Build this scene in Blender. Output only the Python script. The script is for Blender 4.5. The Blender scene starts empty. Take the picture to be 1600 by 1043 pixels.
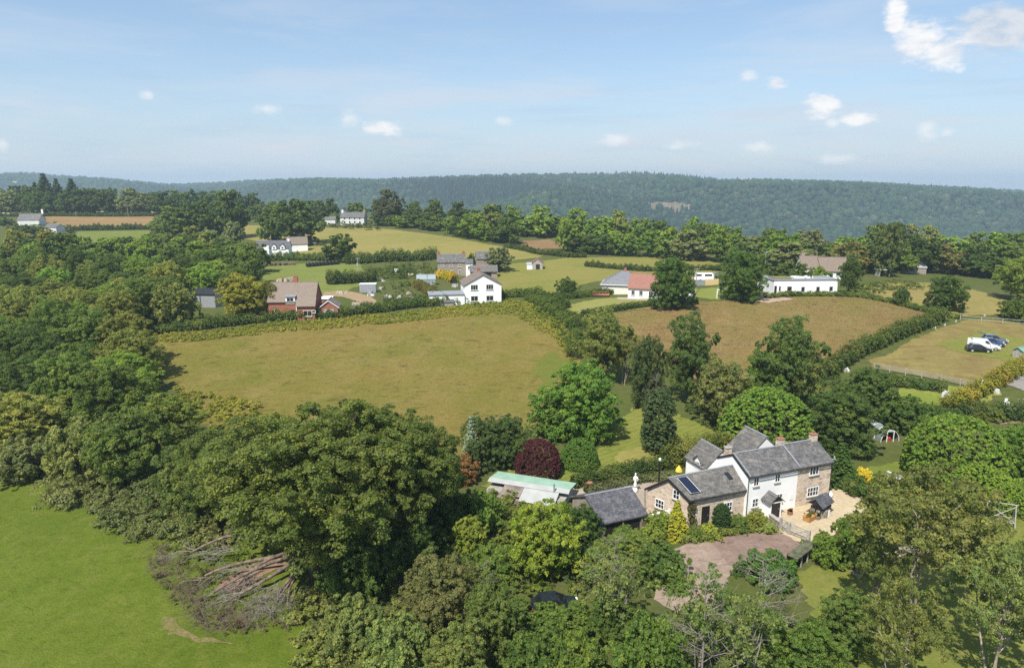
import bpy, math, random
import numpy as np
from mathutils import Vector, Matrix
from mathutils.geometry import delaunay_2d_cdt

# ------------------------------------------------------------------ camera, sky, sun, exposure
S = bpy.context.scene
COL = S.collection
CAMH, FPX, PITCH = 36.0, 1067.0, math.atan(236.5 / 1067.0)
cam_d = bpy.data.cameras.new('camera'); cam = bpy.data.objects.new('camera', cam_d); COL.objects.link(cam)
cam.location = (0, 0, CAMH); cam.rotation_euler = (math.pi / 2 - PITCH, 0, 0)
cam_d.sensor_width = 36; cam_d.lens = FPX / 1600 * 36; cam_d.clip_start = 1; cam_d.clip_end = 40000
S.camera = cam
SUN_EL = math.radians(54); SUN_AZ = math.atan2(-0.46, -0.888)      # clockwise from +Y: behind the camera, to its left
sun_dir = Vector((math.sin(SUN_AZ) * math.cos(SUN_EL), math.cos(SUN_AZ) * math.cos(SUN_EL), math.sin(SUN_EL)))
sl = bpy.data.lights.new('sun', 'SUN'); sl.energy = 5.0; sl.angle = math.radians(0.55); sl.color = (1.0, 0.95, 0.86)
so = bpy.data.objects.new('sun', sl); COL.objects.link(so); so.location = (-60, -60, 200)
so.rotation_euler = (-sun_dir).to_track_quat('-Z', 'Y').to_euler()
S.view_settings.view_transform = 'Standard'; S.view_settings.look = 'None'
S.view_settings.exposure = 0.45; S.view_settings.gamma = 1.0; S.view_settings.use_curve_mapping = False
S.render.engine = 'CYCLES'
cy = S.cycles
cy.max_bounces = 5; cy.diffuse_bounces = 4; cy.glossy_bounces = 2; cy.transmission_bounces = 4
cy.volume_bounces = 1; cy.transparent_max_bounces = 6; cy.caustics_reflective = False; cy.caustics_refractive = False
cy.use_denoising = False; cy.use_adaptive_sampling = False; cy.sample_clamp_indirect = 4
S.render.use_motion_blur = False

def pixray(px, py):
    cx = (px - 800) / FPX; c = (521.5 - py) / FPX
    return np.array([cx, math.cos(PITCH) + c * math.sin(PITCH), -math.sin(PITCH) + c * math.cos(PITCH)])

class NB:                                            # small node builder
    def __init__(s, tree): s.t = tree
    def n(s, kind, ins=None, **kw):
        x = s.t.nodes.new(kind)
        for k, v in kw.items(): setattr(x, k, v)
        for k, v in (ins or {}).items():
            if isinstance(v, bpy.types.NodeSocket): s.t.links.new(v, x.inputs[k])
            elif v is not None: x.inputs[k].default_value = v
        return x
    def m(s, op, a, b=None, c=None, clamp=False):
        x = s.n('ShaderNodeMath', operation=op, use_clamp=clamp)
        for i, v in enumerate((a, b, c)):
            if v is None: continue
            if isinstance(v, bpy.types.NodeSocket): s.t.links.new(v, x.inputs[i])
            else: x.inputs[i].default_value = v
        return x.outputs[0]
    def mix(s, f, a, b, mode='MIX'):
        x = s.n('ShaderNodeMix', data_type='RGBA', blend_type=mode)
        for i, v in ((0, f), (6, a), (7, b)):
            if isinstance(v, bpy.types.NodeSocket): s.t.links.new(v, x.inputs[i])
            else: x.inputs[i].default_value = v if i == 0 else (tuple(v) + (1,) if len(v) == 3 else v)
        return x.outputs[2]
    def ramp(s, f, lo, hi):
        x = s.n('ShaderNodeMapRange', {0: f, 1: lo, 2: hi, 3: 0.0, 4: 1.0}, clamp=True, interpolation_type='SMOOTHSTEP')
        return x.outputs[0]
    def noise(s, vec, scale, detail=3.0, rough=0.55, dist=0.0):
        x = s.n('ShaderNodeTexNoise', {'Scale': scale, 'Detail': detail, 'Roughness': rough, 'Distortion': dist})
        if vec is not None: s.t.links.new(vec, x.inputs['Vector'])
        return x.outputs['Fac']

# world: physical sky with fair-weather clouds
W = bpy.data.worlds.new('World'); S.world = W; W.use_nodes = True
W.node_tree.nodes.clear(); b = NB(W.node_tree); W.cycles.sampling_method = 'NONE'
sky = b.n('ShaderNodeTexSky', sky_type='NISHITA', sun_disc=False, sun_elevation=SUN_EL, sun_rotation=SUN_AZ,
          altitude=100, air_density=1.0, dust_density=0.4, ozone_density=1.5)
tc = b.n('ShaderNodeTexCoord'); sep = b.n('ShaderNodeSeparateXYZ', {0: tc.outputs['Generated']})
az = b.m('ARCTAN2', sep.outputs[0], sep.outputs[1]); el = b.m('ARCSINE', sep.outputs[2])
v1 = b.n('ShaderNodeCombineXYZ', {0: az, 1: b.m('MULTIPLY', el, 1.9), 2: 0.0}).outputs[0]
n1 = b.noise(v1, 16.0, 7.0, 0.62)
n2 = b.noise(v1, 42.0, 5.0, 0.6)
CLOUDS = [  # photo pixel centre, half size px, weight
    (1436, 62, 44, 36, 1.0), (1398, 26, 20, 34, .8), (1480, 82, 46, 26, 1.0), (1285, 162, 34, 18, 1.0), (1345, 187, 34, 11, .85), (1212, 130, 22, 12, .9),
    (1170, 118, 16, 11, .7), (1300, 193, 14, 8, .6), (598, 200, 34, 12, .95), (545, 187, 18, 17, .75), (418, 171, 26, 10, .7),
    (787, 189, 16, 8, .7), (1448, 205, 20, 13, .6), (1185, 232, 32, 10, .7), (1310, 247, 34, 10, .6), (1065, 226, 26, 9, .5), (970, 218, 40, 10, .5),
    (230, 148, 14, 8, .4), (1106, 270, 10, 7, .5), (5, 228, 12, 12, .6), (1480, 204, 14, 7, .5)]
acc = {0: None, 1: None}
for (px, py, rx, ry, wgt) in CLOUDS:
    d = pixray(px, py); d /= np.linalg.norm(d); a0 = math.atan2(d[0], d[1]); e0 = math.asin(d[2])
    ra = rx / FPX * math.cos(a0) ** 2 * 1.1; re = ry / FPX * math.cos(a0) * 1.15
    x = b.m('DIVIDE', b.m('SUBTRACT', az, a0), ra); y = b.m('DIVIDE', b.m('SUBTRACT', el, e0), re)
    r = b.m('SQRT', b.m('ADD', b.m('MULTIPLY', x, x), b.m('MULTIPLY', y, y)))
    q = b.m('SUBTRACT', 1.0, r); k = int(wgt >= .8)
    acc[k] = q if acc[k] is None else b.m('MAXIMUM', acc[k], q)
fluff = b.m('ADD', b.m('MULTIPLY', b.m('SUBTRACT', n1, 0.5), 1.8), b.m('MULTIPLY', b.m('SUBTRACT', n2, 0.5), 1.3))
cl = b.m('MULTIPLY', b.ramp(b.m('ADD', b.m('MAXIMUM', acc[1], -1.0), fluff), 0.05, 0.75), 0.95)
cl = b.m('MAXIMUM', cl, b.m('MULTIPLY', b.ramp(b.m('ADD', b.m('MAXIMUM', acc[0], -1.0), fluff), 0.0, 0.95), 0.6))
# grey shaded cumulus in the upper right
d = pixray(1575, 45); d /= np.linalg.norm(d); a0 = math.atan2(d[0], d[1]); e0 = math.asin(d[2])
x = b.m('DIVIDE', b.m('SUBTRACT', az, a0), 0.062); y = b.m('DIVIDE', b.m('SUBTRACT', el, e0), 0.034)
gq = b.m('SUBTRACT', 1.0, b.m('SQRT', b.m('ADD', b.m('MULTIPLY', x, x), b.m('MULTIPLY', y, y))))
gcl = b.m('MULTIPLY', b.ramp(b.m('ADD', gq, b.m('MULTIPLY', fluff, 0.8)), 0.0, 0.6), 0.85)
# thin high streaks everywhere, denser towards the horizon
v2 = b.n('ShaderNodeCombineXYZ', {0: b.m('MULTIPLY', az, 1.0), 1: b.m('MULTIPLY', el, 6.5), 2: 3.7}).outputs[0]
n3 = b.noise(v2, 3.2, 6.0, 0.6, 0.3)
band = b.m('ADD', b.m('MULTIPLY', b.m('SUBTRACT', 1.0, b.ramp(el, 0.0, 0.26)), 0.62), 0.26)
st = b.m('MULTIPLY', b.ramp(n3, 0.42, 0.72), band)
n4 = b.noise(v2, 9.0, 5.0, 0.6, 0.2)
st2 = b.m('MULTIPLY', b.ramp(n4, 0.5, 0.72), b.m('MULTIPLY', b.m('SUBTRACT', 1.0, b.ramp(el, 0.02, 0.14)), 0.6))
veil = b.mix(b.ramp(el, 0.0, 0.3), (3.6, 4.5, 5.7), (3.6, 5.7, 8.2))                 # thin milky veil of high cloud
c0 = b.mix(b.m('SUBTRACT', 0.66, b.m('MULTIPLY', b.ramp(el, 0.0, 0.2), 0.44)), sky.outputs[0], veil)
n5 = b.noise(b.n('ShaderNodeCombineXYZ', {0: b.m('MULTIPLY', az, 1.2), 1: b.m('MULTIPLY', el, 8.0), 2: 9.1}).outputs[0], 4.5, 6.0, 0.6, 0.4)
c0 = b.mix(b.m('MULTIPLY', b.ramp(n5, 0.48, 0.72), 0.3), c0, (3.2, 4.3, 5.7))
c0 = b.mix(st, c0, (5.0, 5.5, 6.2))
c0 = b.mix(st2, c0, (5.6, 5.6, 5.8))
shade = b.ramp(n2, 0.3, 0.62)
c1 = b.mix(gcl, c0, b.mix(shade, (3.9, 4.6, 5.5), (5.7, 5.9, 6.2)))
c2 = b.mix(cl, c1, b.mix(b.ramp(n1, 0.35, 0.6), (5.9, 6.1, 6.5), (7.6, 7.5, 7.4)))
bg = b.n('ShaderNodeBackground', {'Color': c2, 'Strength': 0.1})
wo = b.n('ShaderNodeOutputWorld', {'Surface': bg.outputs[0]})

# ------------------------------------------------------------------ terrain function
rng = np.random.default_rng(7)
def _pt(px, py, z):
    d = pixray(px, py); t = (z - CAMH) / d[2]; return d[0] * t, d[1] * t, z
CTRL = [(1150, 800, 0), (900, 800, 0), (1290, 780, 0), (1000, 1000, 0), (1400, 950, 0), (1600, 1043, -1), (500, 900, 0), (100, 900, -.6), (0, 1043, -1.5),
        (800, 1043, 0), (560, 670, 1), (600, 580, 2.5), (450, 495, 5), (300, 525, 4.5), (750, 475, 5.5), (850, 560, 3), (1000, 640, 1), (1100, 600, 2),
        (1200, 520, 5), (1000, 475, 7), (1250, 460, 8.5), (1450, 490, 7), (1530, 545, 5), (1400, 600, 3), (1500, 700, 1), (1600, 600, 4), (480, 440, 5.5),
        (430, 398, 6.5), (720, 425, 5), (650, 390, 9), (550, 352, 12), (800, 395, 8), (1000, 420, 6), (1100, 410, 5), (1300, 420, 7), (1500, 440, 6),
        (150, 345, 12), (45, 350, 12), (100, 331, 16), (300, 400, 7), (150, 420, 7), (0, 500, 4), (50, 600, 1.5)]
_c = np.array([_pt(*q) for q in CTRL] + [(-60, 20, -1), (60, 20, 0), (0, -40, 0), (140, 60, 0), (-120, 60, 0), (330, 300, 4), (-500, 300, 8)])
CX, CZ = _c[:, :2] / 100.0, _c[:, 2]
def _U(r2): return np.where(r2 > 1e-12, r2 * np.log(np.maximum(r2, 1e-12)), 0)
_n = len(CZ)
_K = _U(((CX[:, None] - CX[None]) ** 2).sum(-1)) + np.eye(_n) * 0.02
_P = np.hstack([np.ones((_n, 1)), CX])
_s = np.linalg.solve(np.block([[_K, _P], [_P.T, np.zeros((3, 3))]]), np.concatenate([CZ, np.zeros(3)]))
def _ss(t): t = np.clip(t, 0, 1); return t * t * (3 - 2 * t)
_cp = np.array([(-200, 280), (0, 276), (60, 274), (100, 277), (200, 284), (270, 291), (340, 290), (400, 286), (500, 283), (600, 285), (700, 281), (780, 278), (900, 277),
                (1000, 276), (1050, 279), (1120, 286), (1180, 285), (1300, 288), (1400, 293), (1500, 298), (1600, 304), (1800, 306)], float)
_ca = (_cp[:, 0] - 800) / FPX
def height(x, y):
    x = np.asarray(x, float); y = np.asarray(y, float); sh = x.shape
    X = np.stack([x.ravel(), y.ravel()], -1) / 100.0
    z = np.empty(len(X))
    for i in range(0, len(X), 20000):
        q = X[i:i + 20000]
        z[i:i + 20000] = _U(((q[:, None] - CX[None]) ** 2).sum(-1)) @ _s[:_n] + _s[_n] + q @ _s[_n + 1:]
    z = np.clip(z, -3, 19).reshape(sh)
    yy = np.maximum(y, 1.0); a = np.clip(x / yy, -1.3, 1.3)
    ye = np.interp(a, [-.75, -.45, -.2, .1, .45, .75], [620, 540, 470, 400, 320, 300])
    yc = np.interp(a, [-.8, -.5, -.35, 0, .4, .75], [3300, 3200, 2900, 2500, 2500, 2500])
    crest = CAMH + (285 - np.interp(a, _ca, _cp[:, 1])) / FPX * yc - 7
    val = -135 + 0 * y
    roll = 26 * np.sin(x / 170 + 1.3 * np.sin(y / 300)) * np.cos(y / 210 + x / 400) + 11 * np.sin(x / 83 + y / 140)
    up = _ss((y - 1050) / (yc - 1050))
    spur = 55 * np.exp(-((y - 1620 - .18 * x - 120 * np.sin(x / 310)) / 170) ** 2) + 38 * np.exp(-((y - 2080 + .25 * x - 90 * np.sin(x / 240 + 1)) / 120) ** 2)
    spur = spur * np.clip((yc - 150 - y) / 400, 0, 1)
    hill = spur + val + (crest - val) * up + roll * np.sin(np.pi * np.clip(up, 0, 1)) ** 1.0
    hill = np.where(y < yc - 60, np.minimum(hill, CAMH + (crest - CAMH) * y / yc - 9), hill)
    beyond = _ss((y - yc - 100) / 900)
    hill = hill * (1 - beyond) + beyond * np.interp(a, [-.8, 0, .5, .8], [10, -5, -35, -42])
    w = _ss((y - ye) / 480)
    return z * (1 - w) + hill * w

def ground_z(x, y): return float(height(np.array([x]), np.array([y]))[0])
_gc = {}
def G(px, py):                                       # where a sight line through a photo pixel meets the terrain
    k = (round(px, 1), round(py, 1))
    if k in _gc: return _gc[k].copy()
    d = pixray(px, py); o = np.array([0, 0, CAMH])
    ts = 25 * 1.02 ** np.arange(275); P = o + d * ts[:, None]
    below = P[:, 2] < height(P[:, 0], P[:, 1])
    i = int(np.argmax(below)) if below.any() else 300
    lo, hi = ts[max(i - 1, 0)], ts[i]
    for _ in range(2):
        m = np.linspace(lo, hi, 41); Q = o + d * m[:, None]; k = max(1, int(np.argmax(Q[:, 2] < height(Q[:, 0], Q[:, 1])))); lo, hi = m[k - 1], m[k]
    q = o + d * hi; q[2] = ground_z(q[0], q[1]); _gc[k] = q
    return q.copy()
def pxm(P):                                          # photo pixels per metre at a point
    return FPX / (P[1] * math.cos(PITCH) - (P[2] - CAMH) * math.sin(PITCH))
def hgt(P, py):                                      # height of a vertical at P whose top is seen at row py
    lo, hi = 0.0, 80.0
    for _ in range(40):
        m = (lo + hi) / 2; vz = P[2] + m - CAMH
        f = P[1] * math.cos(PITCH) - vz * math.sin(PITCH); u = P[1] * math.sin(PITCH) + vz * math.cos(PITCH)
        if 521.5 - FPX * u / f > py: lo = m
        else: hi = m
    return lo

# ------------------------------------------------------------------ materials
def srgb(r, g, bl):
    f = lambda c: ((c / 255) / 12.92) if c <= 10 else (((c / 255) + .055) / 1.055) ** 2.4
    return (f(r), f(g), f(bl))
def new_mat(name):
    m = bpy.data.materials.new(name); m.use_nodes = True; m.node_tree.nodes.clear(); return m, NB(m.node_tree)
def finish(m, b, col, rough=0.8, bump=None, bstr=0.3, bdist=0.05, spec=0.3, metal=0.0, normal=None):
    p = b.n('ShaderNodeBsdfPrincipled', {'Roughness': rough, 'Metallic': metal, 'Specular IOR Level': spec})
    if isinstance(col, bpy.types.NodeSocket): b.t.links.new(col, p.inputs['Base Color'])
    else: p.inputs['Base Color'].default_value = tuple(col) + (1,)
    if bump is not None:
        bn = b.n('ShaderNodeBump', {'Height': bump, 'Strength': bstr, 'Distance': bdist}); b.t.links.new(bn.outputs[0], p.inputs['Normal'])
    b.n('ShaderNodeOutputMaterial', {'Surface': p.outputs[0]})
    return m
def plain(name, col, rough=0.7, var=0.18, scale=2.0, spec=0.3, metal=0.0, bump=0.0):
    m, b = new_mat(name); tc = b.n('ShaderNodeTexCoord').outputs['Object']
    n = b.noise(tc, scale, 5, .6); c = np.array(col)
    k = b.mix(b.ramp(n, .3, .7), tuple(np.clip(c * (1 - var), 0, 1)), tuple(np.clip(c * (1 + var), 0, .9)))
    return finish(m, b, k, rough, n if bump else None, bump, .03, spec, metal)
def leafmat(name, transl=0.3):
    m, b = new_mat(name)
    oi = b.n('ShaderNodeObjectInfo'); t = b.n('ShaderNodeAttribute', attribute_name='tint').outputs['Fac']
    c = b.n('ShaderNodeAttribute', attribute_name='clump').outputs['Fac']
    hs = b.n('ShaderNodeHueSaturation', {'Hue': b.m('ADD', 0.5, b.m('MULTIPLY', b.m('SUBTRACT', c, .5), -.055)),
             'Saturation': b.m('ADD', .85, b.m('MULTIPLY', t, .25)),
             'Value': b.m('MULTIPLY', b.m('ADD', .62, b.m('MULTIPLY', t, .76)), b.m('ADD', .78, b.m('MULTIPLY', c, .5))), 'Color': oi.outputs['Color']})
    p = b.n('ShaderNodeBsdfPrincipled', {'Base Color': hs.outputs[0], 'Roughness': .55, 'Specular IOR Level': .25})
    tr = b.n('ShaderNodeBsdfTranslucent', {'Color': b.mix(.35, hs.outputs[0], (.25, .3, .03))})
    mx = b.n('ShaderNodeMixShader', {0: transl, 1: p.outputs[0], 2: tr.outputs[0]})
    b.n('ShaderNodeOutputMaterial', {'Surface': mx.outputs[0]})
    return m
def calm(c, k=.70, d=.04): g = sum(c) / 3; return tuple((x + (g - x) * d) * k for x in c)
def fieldmat(name, cols, s1=.06, s2=.6, stripes=None, bstr=.6, mott=None):
    # cols: base, second, third colours mixed by large, medium and fine world-space noise
    cols = [calm(c) for c in cols]
    m, b = new_mat(name); pos = b.n('ShaderNodeNewGeometry').outputs['Position']
    a = b.noise(pos, s1, 5, .6, .4); c = b.noise(pos, s2, 6, .7); f = b.noise(pos, 5.0, 4, .7)
    k = b.mix(b.ramp(a, .38, .62), cols[0], cols[1])
    k = b.mix(b.m('MULTIPLY', b.ramp(c, .45, .68), .75), k, cols[2])
    if stripes:
        mp = b.n('ShaderNodeMapping', {'Vector': pos, 'Rotation': (0, 0, stripes[0])}).outputs[0]
        wv = b.n('ShaderNodeTexWave', {'Vector': mp, 'Scale': stripes[1], 'Distortion': 2.5, 'Detail': 2.0, 'Detail Scale': .6})
        k = b.mix(b.m('MULTIPLY', wv.outputs['Fac'], stripes[3]), k, calm(stripes[2]))
    if mott: k = b.mix(b.m('MULTIPLY', b.ramp(b.noise(b.n('ShaderNodeMapping', {'Vector': pos, 'Scale': (1, 1.6, 1)}).outputs[0], mott[1], 6, .72, .6), .52, .68), .75), k, calm(mott[0]))
    g = b.noise(pos, 1.4, 5, .7, .3); v = b.m('ADD', .42, b.m('ADD', b.m('MULTIPLY', f, .56), b.m('MULTIPLY', g, .6)))
    k = b.mix(1.0, k, b.n('ShaderNodeCombineXYZ', {0: v, 1: v, 2: v}).outputs[0], 'MULTIPLY')
    return finish(m, b, k, .95, b.m('ADD', f, b.m('MULTIPLY', c, .6)), bstr, .25, .05)
def slate(name, c1, c2, lichen, ls=.5):
    m, b = new_mat(name); tc = b.n('ShaderNodeTexCoord').outputs['Object']
    geo = b.n('ShaderNodeSeparateXYZ', {0: tc})
    uv = b.n('ShaderNodeCombineXYZ', {0: b.m('ADD', geo.outputs[0], b.m('MULTIPLY', geo.outputs[1], .13)), 1: b.m('MULTIPLY', geo.outputs[2], 1.7), 2: 0.0}).outputs[0]
    br = b.n('ShaderNodeTexBrick', {'Vector': uv, 'Color1': tuple(c1) + (1,), 'Color2': tuple(c2) + (1,), 'Mortar': tuple(np.array(c1) * .45) + (1,), 'Scale': 1.0,
              'Mortar Size': .012, 'Brick Width': .34, 'Row Height': .22}, offset=.5)
    n = b.noise(tc, 1.1, 6, .7); n2 = b.noise(tc, 6.0, 4, .7)
    k = b.mix(b.m('MULTIPLY', b.ramp(n, .45, .75), ls), br.outputs['Color'], lichen)
    k = b.mix(b.m('MULTIPLY', b.ramp(n2, .56, .7), .6), k, tuple(np.array(lichen) * 1.3))
    n3 = b.noise(tc, 2.6, 5, .7); k = b.mix(b.m('MULTIPLY', b.ramp(n3, .5, .68), .55), k, tuple(np.array(c1) * .5))
    return finish(m, b, k, .6, br.outputs['Fac'], -.5, .03, .35)
def stonemat(name, cols, mortar, sc=3.2):
    m, b = new_mat(name); tc = b.n('ShaderNodeTexCoord').outputs['Object']
    mp = b.n('ShaderNodeMapping', {'Vector': tc, 'Scale': (1, 1, 1.7)}).outputs[0]
    vo = b.n('ShaderNodeTexVoronoi', {'Vector': mp, 'Scale': sc, 'Randomness': .9}); ve = b.n('ShaderNodeTexVoronoi', {'Vector': mp, 'Scale': sc, 'Randomness': .9}, feature='DISTANCE_TO_EDGE')
    s = b.n('ShaderNodeSeparateColor', {0: vo.outputs['Color']})
    k = b.mix(s.outputs[0], cols[0], cols[1]); k = b.mix(b.m('MULTIPLY', s.outputs[1], .6), k, cols[2])
    ed = b.ramp(ve.outputs['Distance'], .02, .09); k = b.mix(ed, mortar, k)
    n = b.noise(tc, .8, 4, .6); k = b.mix(b.m('MULTIPLY', b.ramp(n, .5, .75), .35), k, tuple(np.array(cols[0]) * .55))
    return finish(m, b, k, .9, ed, .5, .03, .15)
def brickmat(name, c1, c2, mortar):
    m, b = new_mat(name); tc = b.n('ShaderNodeTexCoord').outputs['Object']; g = b.n('ShaderNodeSeparateXYZ', {0: tc})
    uv = b.n('ShaderNodeCombineXYZ', {0: b.m('ADD', g.outputs[0], g.outputs[1]), 1: g.outputs[2], 2: 0.0}).outputs[0]
    br = b.n('ShaderNodeTexBrick', {'Vector': uv, 'Color1': tuple(c1) + (1,), 'Color2': tuple(c2) + (1,), 'Mortar': tuple(mortar) + (1,), 'Scale': 1.0, 'Mortar Size': .008, 'Brick Width': .23, 'Row Height': .075})
    n = b.noise(tc, 1.0, 4, .6); k = b.mix(b.m('MULTIPLY', b.ramp(n, .4, .7), .4), br.outputs['Color'], tuple(np.array(c1) * .6))
    return finish(m, b, k, .85, br.outputs['Fac'], -.3, .01, .2)

M = {}
M['leaf'] = leafmat('foliage', .5)
M['bark'] = plain('bark', (.085, .062, .043), .95, .4, 3, .1, 0, .5)
M['bark_pale'] = plain('bark_pale', (.30, .25, .19), .9, .35, 2.5, .1, 0, .3)
M['dead'] = plain('dead_wood', (.23, .205, .175), .9, .3, 2, .1, 0, .3)
M['deadbrown'] = plain('dead_brown_wood', (.17, .128, .098), .9, .5, 3, .1, 0, .3)
M['white'] = plain('white_render', (.83, .83, .81), .8, .05, .6, .2)
M['whitefar'] = plain('muted_white_render', (.60, .60, .58), .8, .1, .8, .2)  # duller white for the distant houses
M['cream'] = plain('cream_render', (.70, .66, .58), .8, .07, 1.2, .2)
M['frame'] = plain('white_frame', (.82, .82, .80), .4, .03, 3, .4)
M['wood'] = plain('weathered_wood', (.22, .18, .14), .85, .3, 4, .15, 0, .2)
M['greywood'] = plain('grey_wood', (.33, .31, .28), .85, .25, 4, .15, 0, .2)
M['dark'] = plain('dark_paint_and_shade', (.02, .018, .016), .5, .2, 3, .4)  # dark doors and boards, also the painted shade of open fronts
M['black'] = plain('black_plastic', (.014, .014, .016), .35, .2, 3, .5)
M['terracotta'] = plain('terracotta', (.30, .15, .09), .8, .2, 6)
M['sill'] = plain('stone_sill', (.36, .33, .29), .85, .2, 4)
M['lead'] = plain('lead', (.25, .26, .28), .6, .15, 3)
M['galv'] = plain('galvanised', (.48, .50, .52), .4, .12, 2, .5, .4)
M['metalgrey'] = plain('grey_metal', (.33, .35, .37), .45, .12, 2, .5, .2)
M['slate'] = slate('slate_roof', srgb(78, 77, 77), srgb(108, 106, 105), srgb(136, 131, 122), .7)
M['slate2'] = slate('pale_slate_roof', srgb(84, 82, 80), srgb(114, 110, 106), srgb(138, 132, 118), .7)
M['slate_dark'] = slate('dark_slate_roof', srgb(68, 67, 72), srgb(92, 91, 95), srgb(136, 134, 134), .5)
M['greyroof'] = slate('grey_tile_roof', srgb(112, 114, 120), srgb(126, 127, 132), srgb(135, 132, 126), .3)
M['redroof'] = slate('red_tile_roof', srgb(142, 98, 84), srgb(154, 108, 92), srgb(120, 92, 80), .4)
M['brownroof'] = slate('brown_tile_roof', srgb(118, 104, 92), srgb(132, 117, 103), srgb(112, 102, 88), .5)
M['stone'] = stonemat('rubble_stone', [srgb(202, 182, 160), srgb(152, 130, 114), srgb(220, 204, 184)], srgb(206, 192, 174), 2.3)
M['stonegrey'] = stonemat('grey_rubble_stone', [srgb(150, 138, 124), srgb(124, 112, 102), srgb(170, 158, 142)], srgb(150, 140, 128))
M['drystone'] = stonemat('dry_stone', [srgb(160, 150, 136), srgb(130, 120, 108), srgb(180, 170, 156)], srgb(70, 64, 56), 2.6)
M['brick'] = brickmat('red_brick', srgb(165, 100, 80), srgb(148, 86, 70), srgb(150, 120, 104))
def glassmat(name, col, rough=.08):
    m, b = new_mat(name); return finish(m, b, col, rough, spec=.8)
M['glass'] = glassmat('window_glass', (.018, .02, .024))
M['solar'] = glassmat('solar_glass', (.012, .017, .035), .12)
M['haze_glass'] = glassmat('greenhouse_glass', (.28, .33, .33), .25)
M['carglass'] = glassmat('car_glass', (.012, .014, .017), .05)
M['tyre'] = plain('tyre_rubber', (.015, .015, .015), .8, .1, 5)
def carpaint(name, col):
    m, b = new_mat(name); p = b.n('ShaderNodeBsdfPrincipled', {'Base Color': tuple(col) + (1,), 'Roughness': .35, 'Coat Weight': .8, 'Coat Roughness': .05, 'Metallic': .1})
    b.n('ShaderNodeOutputMaterial', {'Surface': p.outputs[0]}); return m

# ------------------------------------------------------------------ mesh helpers
def link(name, data, parent=None, **props):
    o = bpy.data.objects.new(name, data); COL.objects.link(o)
    if parent is not None: o.parent = parent
    for k, v in props.items(): o[k] = v
    return o
def np_mesh(name, V, F, mat=None, smooth=False):
    # V (n,3); F (m,k) all faces with k corners
    me = bpy.data.meshes.new(name); V = np.asarray(V, np.float32); F = np.asarray(F, np.int32); k = F.shape[1]
    me.vertices.add(len(V)); me.vertices.foreach_set('co', V.ravel())
    me.loops.add(F.size); me.loops.foreach_set('vertex_index', F.ravel())
    me.polygons.add(len(F)); me.polygons.foreach_set('loop_start', np.arange(0, F.size, k, dtype=np.int32))
    if smooth: me.polygons.foreach_set('use_smooth', np.ones(len(F), bool))
    me.update(calc_edges=True)
    if mat: me.materials.append(mat)
    return me
def fattr(me, name, vals):
    a = me.attributes.new(name, 'FLOAT', 'FACE'); a.data.foreach_set('value', np.asarray(vals, np.float32))

class MB:                                            # collects quads and polygons for one mesh
    def __init__(s): s.v = []; s.f = []
    def poly(s, pts): i = len(s.v); s.v += [tuple(p) for p in pts]; s.f.append(tuple(range(i, i + len(pts))))
    def hexa(s, lo, hi):                              # two quads of 4 points, bottom (ccw from above) and top
        i = len(s.v); s.v += [tuple(p) for p in lo] + [tuple(p) for p in hi]
        s.f += [(i + 3, i + 2, i + 1, i), (i + 4, i + 5, i + 6, i + 7)] + [(i + k, i + (k + 1) % 4, i + 4 + (k + 1) % 4, i + 4 + k) for k in range(4)]
    def box(s, x0, x1, y0, y1, z0, z1):
        s.hexa([(x0, y0, z0), (x1, y0, z0), (x1, y1, z0), (x0, y1, z0)], [(x0, y0, z1), (x1, y0, z1), (x1, y1, z1), (x0, y1, z1)])
    def obox(s, p, d, a0, a1, o0, o1, z0, z1):        # along wall direction d, outwards (d.y,-d.x)
        n = (d[1], -d[0]); q = lambda a, o, z: (p[0] + d[0] * a + n[0] * o, p[1] + d[1] * a + n[1] * o, z)
        s.hexa([q(a0, o1, z0), q(a1, o1, z0), q(a1, o0, z0), q(a0, o0, z0)], [q(a0, o1, z1), q(a1, o1, z1), q(a1, o0, z1), q(a0, o0, z1)])
    def slab(s, p, t):                                # quad p (ccw seen from above) with thickness t downwards
        s.hexa([(x, y, z - t) for x, y, z in p], p)
    def tube(s, pts, rad, n=6, cap=True):
        pts = [np.array(p, float) for p in pts]; base = len(s.v)
        for i, p in enumerate(pts):
            t = pts[min(i + 1, len(pts) - 1)] - pts[max(i - 1, 0)]; t = t / (np.linalg.norm(t) + 1e-9)
            a = np.cross(t, (0, 0, 1)) if abs(t[2]) < .95 else np.cross(t, (0, 1, 0)); a /= np.linalg.norm(a); c = np.cross(t, a)
            r = rad[i] if hasattr(rad, '__len__') else rad
            for k in range(n):
                w = 2 * math.pi * k / n; s.v.append(tuple(p + r * (math.cos(w) * a + math.sin(w) * c)))
        for i in range(len(pts) - 1):
            for k in range(n):
                q = base + i * n; s.f.append((q + k, q + n + k, q + n + (k + 1) % n, q + (k + 1) % n))
        if cap:
            s.f.append(tuple(base + k for k in range(n))); e = base + (len(pts) - 1) * n; s.f.append(tuple(e + n - 1 - k for k in range(n)))
    def cyl(s, x, y, z0, z1, r0, r1=None, n=12): s.tube([(x, y, z0), (x, y, z1)], [r0, r0 if r1 is None else r1], n)
    def lathe(s, x, y, prof, n=12): s.tube([(x, y, z) for z, r in prof], [r for z, r in prof], n)
    def mesh(s, name, mat, smooth=False):
        me = bpy.data.meshes.new(name); me.from_pydata(s.v, [], s.f); me.materials.append(mat)
        if smooth: me.polygons.foreach_set('use_smooth', [True] * len(me.polygons))
        me.update(); return me
    def build(s, name, mat, parent=None, smooth=False, **props):
        return link(name, s.mesh(name, mat, smooth), parent, **props)
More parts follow.
